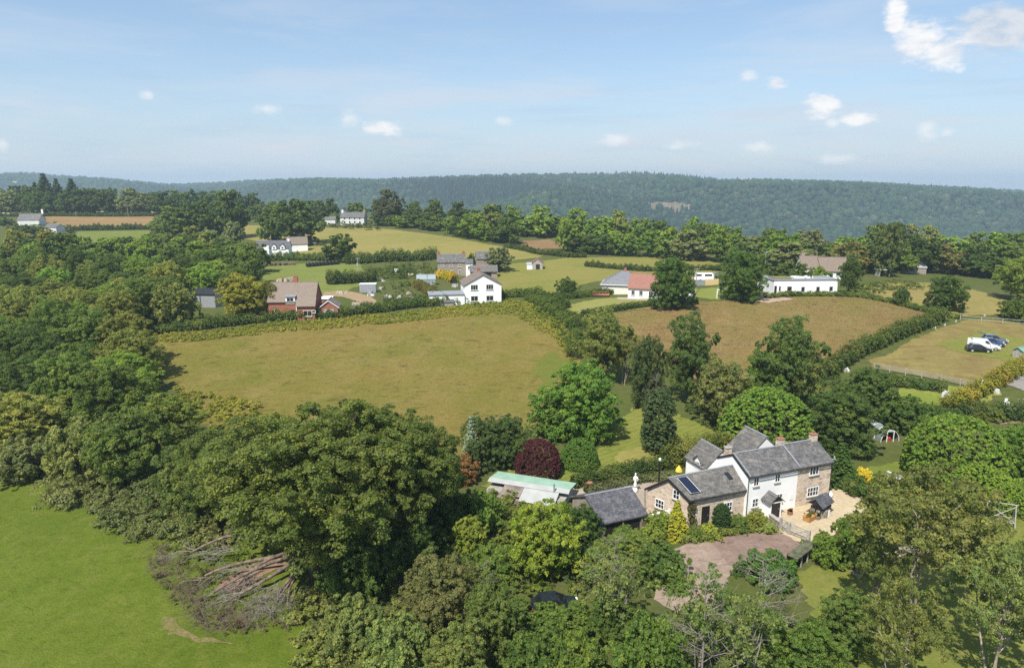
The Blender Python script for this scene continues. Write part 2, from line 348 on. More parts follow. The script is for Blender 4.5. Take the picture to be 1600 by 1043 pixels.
def thing(name, loc, rz=0, label=None, cat=None, group=None):
    o = link(name, None); o.location = Vector([float(c) for c in loc]); o.rotation_euler = (0, 0, rz); o.empty_display_size = .5
    if label: o['label'] = label
    if cat: o['category'] = cat
    if group: o['group'] = group
    return o
ORD = ['first', 'second', 'third', 'fourth', 'fifth', 'sixth', 'seventh', 'eighth', 'ninth', 'tenth', 'eleventh', 'twelfth', 'thirteenth', 'fourteenth', 'fifteenth',
       'sixteenth', 'seventeenth', 'eighteenth', 'nineteenth', 'twentieth', 'twenty-first', 'twenty-second', 'twenty-third', 'twenty-fourth', 'twenty-fifth', 'twenty-sixth',
       'twenty-seventh', 'twenty-eighth', 'twenty-ninth', 'thirtieth'] + ['%d%s' % (i, 'st' if i in (31, 41, 51) else 'nd' if i in (32, 42, 52) else 'rd' if i in (33, 43, 53) else 'th') for i in range(31, 80)]
# ------------------------------------------------------------------ the ground sheet and the patches lying on it
M['ground'] = fieldmat('rough_grass', [(.12, .15, .032), (.14, .15, .045), (.09, .115, .03)], .05, .5)
M['far'] = fieldmat('forest_floor', [(.03, .055, .022), (.045, .075, .028), (.03, .05, .02)], .004, .03)
_ys = np.concatenate([[6, 12], 20 * (6400 / 20) ** (np.arange(330) / 329)]); _as = np.linspace(-1.15, 1.15, 231)
_Y, _A = np.meshgrid(_ys, _as, indexing='ij'); _X = _A * (_Y + 25)
_Z = height(_X, _Y); _i = np.arange(len(_ys) * len(_as)).reshape(len(_ys), len(_as))
gme = np_mesh('ground', np.stack([_X, _Y, _Z], -1).reshape(-1, 3), np.stack([_i[:-1, :-1], _i[:-1, 1:], _i[1:, 1:], _i[1:, :-1]], -1).reshape(-1, 4), M['ground'], True)
gme.materials.append(M['far'])
_fy = (_Y[:-1, :-1] > np.interp(_A[:-1, :-1], [-.75, -.45, -.2, .1, .45, .75], [620, 540, 470, 400, 320, 300])).ravel().astype(np.int32)
gme.polygons.foreach_set('material_index', _fy)
ground = link('ground', gme, kind='structure')

def worldpoly(pp, step=12):
    out = []
    for (x0, y0), (x1, y1) in zip(pp, pp[1:] + pp[:1]):
        n = max(1, int(math.hypot(x1 - x0, (y1 - y0) * 2.5) / step))
        for k in range(n): out.append(G(x0 + (x1 - x0) * k / n, y0 + (y1 - y0) * k / n)[:2])
    return np.array(out)
def inpoly(P, poly):
    x, y = P[:, 0], P[:, 1]; r = np.zeros(len(P), bool); poly = np.asarray(poly, float); q = np.roll(poly, -1, 0)
    for (x0, y0), (x1, y1) in zip(poly, q):
        c = (y0 > y) != (y1 > y)
        r ^= c & (x < (x1 - x0) * (y - y0) / ((y1 - y0) if y1 != y0 else 1e-9) + x0)
    return r
def patch(name, pp, mat, off=.03, wob=.5, sp=None, world=None, kind='structure', **props):
    w = worldpoly(pp) if world is None else np.array(world, float)
    # finer, slightly ragged outline
    pts = []; seg = max(.6, np.ptp(w, 0).max() / 120)
    for p, q in zip(w, np.roll(w, -1, 0)):
        n = max(1, int(np.linalg.norm(q - p) / seg))
        for k in range(n): pts.append(p + (q - p) * k / n)
    pts = np.array(pts)
    if wob: pts = pts + rng.normal(0, wob * .5, pts.shape) + wob * np.stack([np.sin(pts[:, 1] * .35 + pts[:, 0] * .2), np.cos(pts[:, 0] * .3)], -1)
    sp = sp or max(1.2, np.ptp(w, 0).max() / 60)
    lo, hi = pts.min(0), pts.max(0); g = np.stack(np.meshgrid(np.arange(lo[0], hi[0], sp), np.arange(lo[1], hi[1], sp)), -1).reshape(-1, 2)
    g = g[inpoly(g, pts)]; g = g + rng.normal(0, sp * .1, g.shape)
    n = len(pts); vs = [Vector(p) for p in pts] + [Vector(p) for p in g]
    r = delaunay_2d_cdt(vs, [(i, (i + 1) % n) for i in range(n)], [list(range(n))], 1, 1e-4)
    V = np.array([tuple(v) for v in r[0]]); F = np.array([f for f in r[2] if len(f) == 3])
    z = height(V[:, 0], V[:, 1]) + off
    o = link(name, np_mesh(name, np.column_stack([V, z]), F, mat, True), None, kind=kind, **props)
    return o

f = fieldmat
pasture_px = [(-160, 728), (0, 732), (60, 738), (80, 785), (150, 800), (260, 830), (400, 830), (470, 900), (470, 1000), (540, 1090), (-160, 1140)]
patch('pasture', pasture_px, f('pasture_grass', [(.16, .212, .022), (.125, .178, .015), (.20, .23, .036)], .07, .5, mott=((.085, .135, .01), 1.1), bstr=.7), .03)
M['meadowgrass'] = f('meadow_grass', [srgb(144, 127, 62), srgb(128, 125, 52), srgb(154, 135, 78)], .03, .16, (.15, .03, srgb(160, 142, 82), .14), mott=(srgb(104, 94, 44), .4), bstr=.8)
meadow_px = [(225, 522), (330, 517), (480, 505), (640, 492), (780, 476), (832, 474), (865, 500), (905, 540), (900, 620), (850, 660), (800, 690), (700, 720), (600, 700), (420, 690), (310, 660), (270, 610)]
patch('meadow', meadow_px, M['meadowgrass'], .03)
patch('mown_strip', [(835, 560), (862, 548), (880, 560), (880, 595), (860, 602), (840, 590)], f('mown_grass', [srgb(116, 124, 50), srgb(128, 126, 54), srgb(108, 118, 46)], .2, .8), .06, 1.2)
M['redfield'] = f('sorrel_field', [srgb(150, 121, 76), srgb(142, 126, 68), srgb(160, 134, 90)], .045, .2, (.5, .03, srgb(134, 132, 66), .2), mott=(srgb(108, 84, 52), .45), bstr=.8)
M['strawfield'] = f('straw_paddock', [srgb(152, 136, 80), srgb(140, 122, 74), srgb(158, 148, 84)], .07, .3, mott=(srgb(124, 100, 62), .25), bstr=.6)
rfield_px = [(955, 490), (1060, 474), (1180, 466), (1300, 460), (1400, 470), (1485, 492), (1440, 508), (1380, 530), (1290, 570), (1200, 620), (1090, 600), (990, 540)]
patch('sorrel_field', rfield_px, M['redfield'], .03)
patch('paddock', [(1362, 562), (1430, 530), (1500, 500), (1560, 500), (1640, 515), (1640, 575), (1575, 600), (1540, 606), (1460, 590), (1370, 574)], M['strawfield'], .035)
patch('mown_car_park', [(1478, 536), (1500, 522), (1540, 514), (1580, 522), (1640, 540), (1640, 560), (1560, 562), (1500, 552)], f('short_grass', [srgb(134, 138, 64), srgb(146, 140, 70), srgb(124, 130, 58)], .2, .8), .07, 1.6)
patch('upper_meadow', [(440, 352), (500, 356), (590, 356), (690, 368), (800, 388), (850, 400), (800, 408), (700, 406), (560, 408), (470, 396), (380, 372), (380, 352)], f('pale_meadow', [srgb(158, 147, 80), srgb(146, 142, 72), srgb(166, 152, 90)], .03, .2), .05)
patch('hay_field', [(760, 450), (770, 425), (800, 412), (900, 402), (1000, 402), (1070, 400), (1130, 412), (1130, 425), (1050, 432), (930, 440), (850, 462), (800, 462)], f('hay_grass', [srgb(148, 142, 72), srgb(138, 138, 64), srgb(156, 147, 82)], .04, .25), .05)
patch('ploughed_field', [(812, 377), (890, 373), (892, 388), (815, 390)], f('bare_soil', [srgb(152, 122, 86), srgb(160, 130, 92), srgb(140, 112, 80)], .05, .3), .12)
patch('bungalow_lawn', [(872, 480), (930, 468), (985, 463), (1060, 472), (1050, 478), (960, 486), (905, 492)], f('dry_lawn', [srgb(154, 152, 84), srgb(146, 148, 74), srgb(160, 156, 92)], .1, .6), .06)
patch('goal_lawn', [(1085, 452), (1140, 446), (1190, 448), (1180, 462), (1120, 468), (1085, 464)], f('green_lawn', [srgb(134, 146, 66), srgb(145, 150, 74), srgb(126, 140, 60)], .1, .6), .06)
patch('parched_field', [(60, 339), (140, 337), (240, 338), (238, 356), (160, 358), (90, 356)], f('parched_grass', [srgb(160, 130, 86), srgb(166, 138, 92), srgb(150, 124, 80)], .02, .1), .2)
patch('stubble_strip', [(-30, 332), (60, 331), (240, 331), (240, 335), (150, 336), (60, 337), (-30, 337)], f('stubble', [srgb(190, 184, 130), srgb(180, 176, 120), srgb(196, 190, 140)], .02, .1), .35)
patch('grass_paddock', [(395, 418), (470, 412), (560, 412), (580, 430), (560, 448), (500, 470), (420, 446)], f('paddock_grass', [srgb(130, 140, 66), srgb(140, 146, 74), srgb(122, 132, 60)], .06, .3), .05)
patch('rough_clearing', [(120, 362), (235, 360), (240, 374), (180, 385), (120, 380)], f('rough_green', [srgb(124, 136, 62), srgb(136, 140, 70), srgb(112, 124, 56)], .06, .3), .1)
patch('clearing', [(-40, 400), (30, 398), (40, 410), (20, 425), (-40, 430)], f('dry_bank', [srgb(150, 142, 84), srgb(136, 142, 64), srgb(160, 130, 88)], .06, .3), .1)
patch('straw_field', [(1345, 446), (1420, 440), (1500, 446), (1575, 468), (1590, 492), (1510, 494), (1440, 478), (1370, 466)], f('straw_grass', [srgb(160, 146, 84), srgb(150, 140, 74), srgb(168, 150, 94)], .05, .3), .05)
patch('garden_lawn', [(745, 760), (800, 735), (870, 735), (935, 695), (985, 640), (1005, 618), (1040, 640), (1110, 670), (1150, 700), (1100, 712), (1030, 728), (980, 738), (900, 752), (880, 772), (800, 775)],
      f('lawn_grass', [srgb(126, 138, 54), srgb(138, 142, 62), srgb(114, 128, 46)], .12, .7, (.9, .3, srgb(156, 152, 82), .5), mott=(srgb(98, 112, 40), .8)), .05)
patch('dry_mown_patch', [(962, 705), (1010, 700), (1012, 722), (975, 728), (958, 722)], f('dry_mown', [srgb(168, 154, 90), srgb(154, 148, 78), srgb(174, 160, 100)], .2, .9, (.4, 1.1, srgb(150, 150, 66), .6)), .09)
patch('side_lawn', [(1340, 760), (1365, 728), (1430, 705), (1490, 735), (1470, 770), (1400, 775)], f('side_lawn_grass', [srgb(120, 136, 52), srgb(130, 138, 60), srgb(108, 126, 44)], .12, .7), .05)
patch('small_lawn', [(1385, 615), (1420, 605), (1490, 622), (1470, 636), (1400, 632)], f('small_lawn_grass', [srgb(134, 148, 60), srgb(146, 152, 68), srgb(126, 140, 54)], .2, .7), .05)
patch('grass_verge', [(1380, 590), (1460, 598), (1560, 612), (1540, 625), (1440, 615), (1380, 600)], f('verge_grass', [srgb(150, 156, 70), srgb(140, 150, 62), srgb(160, 158, 84)], .2, .7), .05)
patch('orchard_grass', [(1240, 890), (1300, 870), (1420, 900), (1480, 870), (1500, 800), (1560, 790), (1640, 800), (1640, 1100), (1380, 1100), (1290, 980)], f('orchard_grass', [srgb(136, 140, 64), srgb(124, 134, 56), srgb(148, 142, 78)], .1, .6), .05)
M['gravel'] = f('gravel', [srgb(214, 194, 158), srgb(204, 184, 150), srgb(222, 206, 176)], .3, 2.0, bstr=.4)
patch('gravel_yard', [(1212, 836), (1205, 806), (1235, 790), (1300, 765), (1345, 765), (1350, 800), (1300, 850), (1285, 858), (1250, 845)], M['gravel'], .04, .2)
M['tarmac'] = f('red_tarmac', [srgb(150, 126, 114), srgb(160, 136, 122), srgb(136, 114, 102)], .25, 1.6, mott=(srgb(110, 92, 84), .8), bstr=.2)
M['tarmac2'] = f('pale_tarmac', [srgb(174, 152, 136), srgb(164, 142, 126), srgb(184, 164, 146)], .25, 1.6, mott=(srgb(124, 110, 96), .7), bstr=.2)
patch('driveway', [(1055, 858), (1085, 846), (1130, 838), (1145, 850), (1150, 880), (1138, 915), (1110, 950), (1060, 958), (1018, 935), (1030, 912), (1066, 895)], M['tarmac2'], .04, .15)
patch('driveway', [(1112, 848), (1132, 834), (1160, 827), (1200, 824), (1225, 834), (1262, 856), (1240, 875), (1180, 885), (1140, 885)], M['tarmac'], .05, .12)
patch('patio', [(880, 768), (905, 758), (960, 752), (1030, 752), (1060, 770), (1010, 805), (940, 800)], f('patio_stone', [srgb(186, 170, 150), srgb(172, 158, 140), srgb(196, 180, 160)], .3, 1.5, bstr=.2), .04, .2)
patch('garden_path', [(1330, 905), (1360, 885), (1420, 870), (1480, 862), (1482, 850), (1400, 858), (1320, 880)], f('path_stone', [srgb(196, 176, 158), srgb(184, 164, 146), srgb(206, 190, 176)], .3, 1.5, bstr=.2), .08, .3)
patch('dirt_track', [(508, 456), (540, 454), (575, 462), (590, 470), (585, 482), (570, 474), (535, 464), (505, 462)], f('track_soil', [srgb(178, 152, 118), srgb(166, 146, 108), srgb(186, 162, 128)], .1, .8), .09, .2)
patch('bare_earth', [(258, 960), (261, 976), (270, 990), (300, 1001), (335, 1008), (364, 1011), (362, 1005), (335, 1001), (305, 992), (287, 982), (277, 964)], f('bare_earth_soil', [srgb(140, 128, 80), srgb(118, 124, 58), srgb(156, 138, 100)], .8, 2.5), .07, .3)
patch('bare_earth', [(330, 920), (350, 900), (400, 880), (440, 870), (450, 885), (400, 905), (360, 930)], f('fallen_tree_soil', [srgb(172, 138, 116), srgb(160, 128, 104), srgb(180, 150, 126)], .3, 1.5), .07, .2)
patch('gravel_apron', [(1150, 466), (1200, 458), (1240, 468), (1200, 474)], f('apron_gravel', [srgb(196, 170, 150), srgb(188, 162, 142), srgb(204, 180, 160)], .1, .8), .1, .2)
patch('vegetable_beds', [(1530, 650), (1600, 620), (1640, 625), (1640, 660), (1560, 662)], f('bed_soil', [srgb(150, 134, 110), srgb(110, 120, 62), srgb(166, 148, 124)], .4, 1.0), .06, .3)
patch('concrete_yard', [(1570, 600), (1600, 575), (1640, 580), (1640, 612), (1600, 612)], f('yard_concrete', [srgb(160, 154, 148), srgb(150, 146, 140), srgb(170, 164, 156)], .2, 1.0), .08, .2)
quarry_w = [tuple(G(*q)[:2]) for q in ((1008, 319), (1030, 317), (1055, 318), (1082, 321), (1078, 330), (1055, 333), (1030, 331), (1010, 327))]
hillfield_w = [tuple(G(*q)[:2]) for q in ((10, 286), (22, 284.5), (36, 284.5), (38, 287.5), (12, 288))]

# ------------------------------------------------------------------ foliage
def unit(a): return a / (np.linalg.norm(a, axis=-1, keepdims=True) + 1e-9)
def rdir(n, r=rng): return unit(r.normal(size=(n, 3)))
def leafmesh(name, P, N, size, tint, clump, r=rng, tri=False, elong=1.35):
    n = len(P); t = unit(np.cross(N, rdir(n, r))); bt = np.cross(N, t); s = np.asarray(size)[:, None]
    if tri:
        V = np.stack([P + t * s * elong * .6, P - t * s * .45 + bt * s * .55, P - t * s * .45 - bt * s * .55], 1)
    else:
        V = np.stack([P + t * s * elong * .5, P + bt * s * .42 + N * s * .1, P - t * s * elong * .5, P - bt * s * .42 + N * s * .1], 1)
    k = V.shape[1]; me = np_mesh(name, V.reshape(-1, 3), np.arange(n * k).reshape(n, k), M['leaf'])
    fattr(me, 'tint', tint); fattr(me, 'clump', clump); return me
def clump_leaves(C, R, n2, n3, size, r, flat=.8, up=.35, shell=.75, sub=.42, jit=.8):
    # C centres, R radii of foliage clumps -> sub-clumps -> leaves
    n1 = len(C); d2 = unit(rdir(n1 * n2, r) + np.array([0, 0, up])); c1 = np.repeat(np.arange(n1), n2)
    rr = R[c1] * r.uniform(shell * .75, 1, n1 * n2); C2 = C[c1] + d2 * rr[:, None] * np.array([1, 1, flat]); R2 = R[c1] * sub * r.uniform(.7, 1.3, n1 * n2)
    c2 = np.repeat(np.arange(n1 * n2), n3); d3 = unit(rdir(len(c2), r) + .5 * d2[c2] + np.array([0, 0, up]))
    P = C2[c2] + d3 * (R2[c2] * r.uniform(.45, 1.05, len(c2)))[:, None] * np.array([1, 1, .75])
    N = unit(.6 * d3 + .5 * d2[c2] + np.array([0, 0, .25]) + jit * rdir(len(c2), r))
    sz = size * r.uniform(.6, 1.3, len(c2)); tint = r.random(len(c2)); cl = np.clip(.5 * r.random(n1)[c1[c2]] + .5 * r.random(n1 * n2)[c2], 0, 1)
    return P, N, sz, tint, cl
def trunkmesh(name, branches, mat):
    m = MB()
    for pts, rad in branches: m.tube(pts, rad, 6, False)
    return m.mesh(name, mat, True)
def bend(p, q, r, k=.12, n=4):
    p, q = np.array(p, float), np.array(q, float); L = np.linalg.norm(q - p); o = r.normal(size=3) * L * k
    return [p + (q - p) * t + o * math.sin(math.pi * t) for t in np.linspace(0, 1, n)]

# each prototype: built for height 10 m and crown radius 4 m, then scaled per tree
PROTO = {}
def proto_round(key, seed, nc, n2, n3, leaf, zc=.6, zr=.42, rad=4., lump=.42, cr=(.22, .34), low=0., tri=False, mat='bark', trunk=True, rej=.26, shq=None, tw=1.):
    r = np.random.default_rng(seed); Hh = 10.
    C = []; tries = 0
    while len(C) < nc and tries < 9000:
        tries += 1; d = unit(r.normal(size=3)); u_ = r.random(); q = r.uniform(*shq) if shq else r.uniform(.1, .5) if u_ < .18 else r.uniform(.84, .92) if u_ > .9 else r.uniform(.45, .86)
        a = math.atan2(d[1], d[0]); lob = 1 + lump * math.sin(3 * a + seed) * .6 + lump * math.sin(5 * a + seed * 2 + 4 * d[2]) * .5
        p = np.array([d[0] * rad * q * lob, d[1] * rad * q * lob, Hh * (zc + d[2] * zr * q * (1 + .15 * lump * math.sin(4 * a)))])
        if p[2] < Hh * low: continue
        if all(np.linalg.norm(p - c) > rad * rej for c in C): C.append(p)
    C = np.array(C); R = rad * r.uniform(cr[0], cr[1], len(C))
    R = R * np.where(np.linalg.norm((C - (0, 0, Hh * zc)) / (rad, rad, Hh * zr), axis=1) > .95, .6, 1) if not shq else R
    P, N, s, t, c = clump_leaves(C, R, n2, n3, leaf, r)
    k = P[:, 2] > .1; P, N, s, t, c = P[k], N[k], s[k], t[k], c[k]
    crown = leafmesh(key + '_crown', P, N, s, t, c, r, tri)
    br = []
    if tw < 1 and trunk:
        for k in range(2): br.append((bend((.3 * k + .2, .15, -.6), (r.normal() * 1.3, r.normal() * 1.3, Hh * zc), r, .05, 5), [.3 * tw, .26 * tw, .2 * tw, .15 * tw, .07 * tw]))
    if trunk:
        br.append((bend((0, 0, -.6), (r.normal() * .3, r.normal() * .3, Hh * zc), r, .04, 5), [.42 * tw, .34 * tw, .28 * tw, .22 * tw, .12 * tw]))
        for i in r.permutation(len(C))[:min(len(C), 18)]:
            z0 = Hh * zc * r.uniform(.35, .85); br.append((bend((0, 0, z0), C[i], r, .1), [.16 * tw, .11 * tw, .07 * tw, .025 * tw]))
    else:
        for i in range(min(len(C), 10)): br.append((bend((r.normal() * .4, r.normal() * .4, -.3), C[i], r, .1), [.13, .1, .06, .02]))
    PROTO[key] = (trunkmesh(key + '_trunk', br, M[mat]), crown, Hh, rad * 1.12)
N1 = dict(tri=True, cr=(.14, .22), rej=.17, rad=5.2)
proto_round('oak', 1, 135, 13, 46, .15, .56, .46, **N1); proto_round('oak2', 2, 130, 13, 46, .15, .54, .48, lump=.4, **N1); proto_round('ash', 3, 95, 13, 48, .145, .56, .47, lump=.45, tri=True, cr=(.15, .23), rej=.19, rad=5.2)
proto_round('bushy', 9, 135, 13, 44, .15, .45, .56, low=.03, lump=.4, **N1)
proto_round('big', 4, 240, 13, 62, .092, .63, .39, cr=(.10, .17), lump=.2, rej=.125, tri=True, rad=5.4); proto_round('maple', 5, 110, 12, 40, .17, .5, .52, lump=.2, low=.04, **N1)
N2 = dict(tri=True, cr=(.11, .18), rej=.125, rad=8., trunk=False, low=.03)
proto_round('shrub', 6, 150, 11, 34, .26, .40, .6, lump=.4, **N2); proto_round('shrub2', 7, 130, 11, 34, .27, .36, .62, lump=.55, **N2)
proto_round('dome', 8, 700, 5, 22, .24, .30, .7, low=.02, trunk=False, lump=.03, cr=(.055, .075), rej=.055, tri=True, shq=(.9, .95), rad=8.)
FK = dict(tri=True, low=.02, cr=(.16, .26), rej=.18, rad=5.2)
proto_round('far1', 11, 70, 9, 20, .42, .46, .56, lump=.25, **FK); proto_round('far2', 12, 66, 9, 20, .42, .44, .58, lump=.45, **FK); proto_round('far3', 13, 62, 9, 20, .41, .47, .55, lump=.35, **FK)
proto_round('farshrub', 14, 60, 9, 15, .7, .38, .62, lump=.45, tri=True, low=.02, cr=(.13, .2), rej=.14, rad=8., trunk=False)
GK = dict(cr=(.12, .2), mat='bark_pale', tri=True, tw=.42, rad=5.0)
proto_round('gum', 21, 46, 12, 52, .125, .74, .27, rej=.25, lump=.2, **GK); proto_round('gum2', 22, 40, 12, 52, .125, .68, .33, rej=.27, lump=.25, **GK)
proto_round('thin', 23, 50, 8, 20, .15, .58, .44, cr=(.12, .2), rej=.26, lump=.6, mat='dead', tri=True, tw=.4)
def proto_cone(key, seed, levels, leaf, n3, droop, rad, tri=False, power=1.0):
    r = np.random.default_rng(seed); Hh = 10.; C = []; R = []; br = [([(0, 0, -.5), (0, 0, 5), (0, 0, 9.9)], [.26, .16, .03])]
    for i in range(levels):
        t = i / (levels - 1); z = .5 + 9.2 * t; rr = rad * (1 - t) ** power + .15; m = max(3, int(9 * (1 - t) + 3)); a0 = r.random() * 6
        for k in range(m):
            a = a0 + 6.283 * k / m + r.normal() * .15; q = rr * r.uniform(.72, 1.08); e = np.array([math.cos(a) * q, math.sin(a) * q, z - droop * q])
            br.append(([(0, 0, z), tuple(e)], [.05, .012]))
            for u in (.45, .72, 1.0): C.append(e * u + np.array([0, 0, z * (1 - u)])); R.append(.34 + .13 * rr * (1.2 - .5 * u))
    C, R = np.array(C), np.array(R); P, N, s, t, c = clump_leaves(C, R, 4, n3, leaf, r, .5, .1)
    PROTO[key] = (trunkmesh(key + '_trunk', br, M['bark']), leafmesh(key + '_crown', P, N, s, t, c, r, tri), Hh, rad)
proto_cone('spruce', 31, 17, .26, 16, .25, 3.0); proto_cone('farspruce', 32, 13, .5, 7, .2, 3.4, True, .8)
def proto_column(key, seed, n, leaf, rad):
    r = np.random.default_rng(seed); z = r.uniform(.3, 9.7, n); a = r.uniform(0, 6.283, n)
    prof = np.interp(z, [0, 1.2, 4, 7.5, 9.2, 10], [.55, .85, 1, .85, .5, .08]) * rad * r.uniform(.72, .95, n)
    C = np.stack([np.cos(a) * prof, np.sin(a) * prof, z], -1); R = np.full(n, rad * .26)
    P, N, s, t, c = clump_leaves(C, R, 9, 18, leaf, r, 1.2, .5)
    PROTO[key] = (trunkmesh(key + '_trunk', [([(0, 0, -.4), (0, 0, 5), (0, 0, 9)], [.2, .15, .05])], M['bark']), leafmesh(key + '_crown', P, N, s, t, c, r), 10., rad * 1.08)
proto_column('column', 41, 240, .17, 2.2)
def proto_weep(key, seed, leaf):
    r = np.random.default_rng(seed); C = []; br = [(bend((0, 0, -.5), (.2, .1, 9), r, .03, 5), [.3, .24, .18, .12, .04])]
    for i in range(90):
        t = r.uniform(.3, 1); a = r.uniform(0, 6.283); q = 3.4 * math.sin(math.pi * min(1, (1.08 - t) * .95)) ** .7 * r.uniform(.45, 1); p0 = np.array([math.cos(a) * q, math.sin(a) * q, 10 * t - .2 * q])
        if i % 3 == 0: br.append((bend((0, 0, max(1, p0[2] - 1.5)), p0, r, .1), [.09, .06, .04, .015]))
        L = r.uniform(.8, 2.6)
        for k in range(6): C.append(p0 + np.array([math.cos(a) * .08 * k, math.sin(a) * .08 * k, -L * k / 5]))
    C = np.array(C); C = C[C[:, 2] > .5]; R = r.uniform(.28, .45, len(C)); P, N, s, t, c = clump_leaves(C, R, 4, 20, leaf, r, 1.3, 0)
    PROTO[key] = (trunkmesh(key + '_trunk', br, M['bark']), leafmesh(key + '_crown', P, N, s, t, c, r), 10., 3.5)
proto_weep('birch', 51, .21)
def bare_branches(r, p, d, L, rad, depth, out, spread=.5, gravity=0.):
    q = p + d * L; out.append((bend(p, q, r, .07, 4), [rad, rad * .85, rad * .7, rad * .5]))
    if depth == 0: return
    for k in range(r.integers(2, 4)):
        u = r.uniform(.45, 1); b0 = p + (q - p) * u; nd = unit(d + spread * r.normal(size=3) + np.array([0, 0, gravity]))
        bare_branches(r, b0, nd, L * r.uniform(.5, .75), rad * .52, depth - 1, out, spread, gravity)
def proto_dead(key, seed):
    r = np.random.default_rng(seed); out = [([(0, 0, -.3), (.1, 0, 4), (.2, .1, 9)], [.12, .085, .03])]
    for i in range(26):
        z = r.uniform(2, 9); a = r.uniform(0, 6.283); bare_branches(r, np.array([.03 * z, 0, z]), unit(np.array([math.cos(a), math.sin(a), .45])), (10.5 - z) * .32 + .4, .03, 3, out, .5)
    PROTO[key] = (trunkmesh(key + '_trunk', out, M['dead']), None, 10., 2.6)
proto_dead('snag', 61); proto_dead('snag2', 62)

TREES = []; GAIN = 2.55
def tree(name, label, px, base, top, wpx, kind, col, group=None, cat='tree', P=None, h=None, w=None, rot=None, depthf=1.0):
    P = G(px, base) if P is None else np.array(P, float); k = pxm(P)
    h = hgt(P, top) if h is None else h; w = wpx / k if w is None else w
    tm, cm, ph, pr = PROTO[kind]
    o = thing(name, P - np.array([0, 0, .1]), rng.uniform(0, 6.28) if rot is None else rot, label, cat, group); sz = h / ph * 1.0; sx = 1.08 * w / (2 * pr)
    o.scale = (sx, sx * depthf, sz); TREES.append((P[0], P[1], w / 2))
    t = link('trunk', tm, o)
    if cm is not None:
        c = link('crown', cm, o); v = rng.uniform(.9, 1.1); v *= GAIN; c.color = (col[0] * v * rng.uniform(.94, 1.05), col[1] * v, col[2] * v * .75, 1)
    return o
DK = (.045, .068, .017); MD = (.068, .096, .022); BR = (.098, .142, .024); OL = (.115, .125, .032); YG = (.17, .19, .028); YE = (.27, .24, .03); PU = (.055, .014, .022)
BL = (.15, .185, .16); BN = (.10, .093, .036); GR = (.105, .115, .055); CD = (.032, .05, .024); OC = (.135, .125, .03)
def jitcol(cols): c = np.array(cols[rng.integers(len(cols))]) * rng.uniform(.85, 1.18); return tuple(c)

def hedge(name, label, pp, wid, hgt_, col, leaf=.22, dens=34, cat='hedge', group=None, rough=.25, wave=.25, pts=None, world=None):
    # leafy hedge along a line of photo pixels
    w = [G(*q) for q in pp] if world is None else [np.array([x, y, ground_z(x, y)]) for x, y in world]
    w = np.array(w); seg = np.linalg.norm(np.diff(w[:, :2], axis=0), axis=1); L = seg.sum(); cum = np.concatenate([[0], np.cumsum(seg)])
    n = int(L * (wid + 2 * hgt_) * dens); n = min(n, 60000); s = rng.uniform(0, L, n)
    x = np.interp(s, cum, w[:, 0]); y = np.interp(s, cum, w[:, 1]); i = np.clip(np.searchsorted(cum, s) - 1, 0, len(seg) - 1); d = (w[1:, :2] - w[:-1, :2])[i] / seg[i][:, None]; nn = np.stack([d[:, 1], -d[:, 0]], -1)
    ph = rng.uniform(0, 9, 4); hh = hgt_ * (1 + wave * (np.sin(s * .9 + ph[0]) * .4 + np.sin(s * .37 + ph[1]) * .6 + .4 * np.sin(s * 2.1 + ph[2])))
    a = rng.uniform(0, math.pi, n); e = .55; cx = np.sign(np.cos(a)) * np.abs(np.cos(a)) ** e; cz = np.abs(np.sin(a)) ** e
    q = rng.uniform(1 - rough, 1 + rough * .6, n) * (1 + .18 * np.sin(s * 2.7 + 3 * a + ph[3])); X = x + nn[:, 0] * cx * wid / 2 * q; Y = y + nn[:, 1] * cx * wid / 2 * q
    Z = height(x, y) + cz * hh * q * .97 + .03
    N = unit(np.column_stack([nn * np.cos(a)[:, None], np.sin(a) + .2]) + .6 * rdir(n)); cl = np.clip(.5 + .5 * np.sin(s * .8 + ph[0] * 3) * np.sin(s * .23 + ph[1]) + rng.normal(0, .15, n), 0, 1)
    me = leafmesh(name, np.column_stack([X, Y, Z]), N, leaf * rng.uniform(.7, 1.3, n), rng.random(n), cl)
    o = link(name, me, None, label=label, category=cat); o.color = (col[0] * 1.85, col[1] * 1.75, col[2] * 1.35, 1)
    if group: o['group'] = group
    # solid dark core added inside the leaves to block light
    m = MB()
    for p, q2 in zip(w[:-1], w[1:]):
        dd = unit((q2 - p)[None, :2])[0]; L2 = np.linalg.norm((q2 - p)[:2]); m.v += []
        nrm = np.array([dd[1], -dd[0]]) * wid * .3; hz = hgt_ * .6
        m.hexa([(*(p[:2] + nrm), p[2] - .1), (*(q2[:2] + nrm), q2[2] - .1), (*(q2[:2] - nrm), q2[2] - .1), (*(p[:2] - nrm), p[2] - .1)],
               [(*(p[:2] + nrm * .8), p[2] + hz), (*(q2[:2] + nrm * .8), q2[2] + hz), (*(q2[:2] - nrm * .8), q2[2] + hz), (*(p[:2] - nrm * .8), p[2] + hz)])
    m.build('hedge_core', M['hedgeheart'], o)
    return o
M['hedgeheart'] = plain('hedge_core_dark', (.03, .035, .014), .95, .4, 3, .05)  # for the light-blocking core added in each hedge
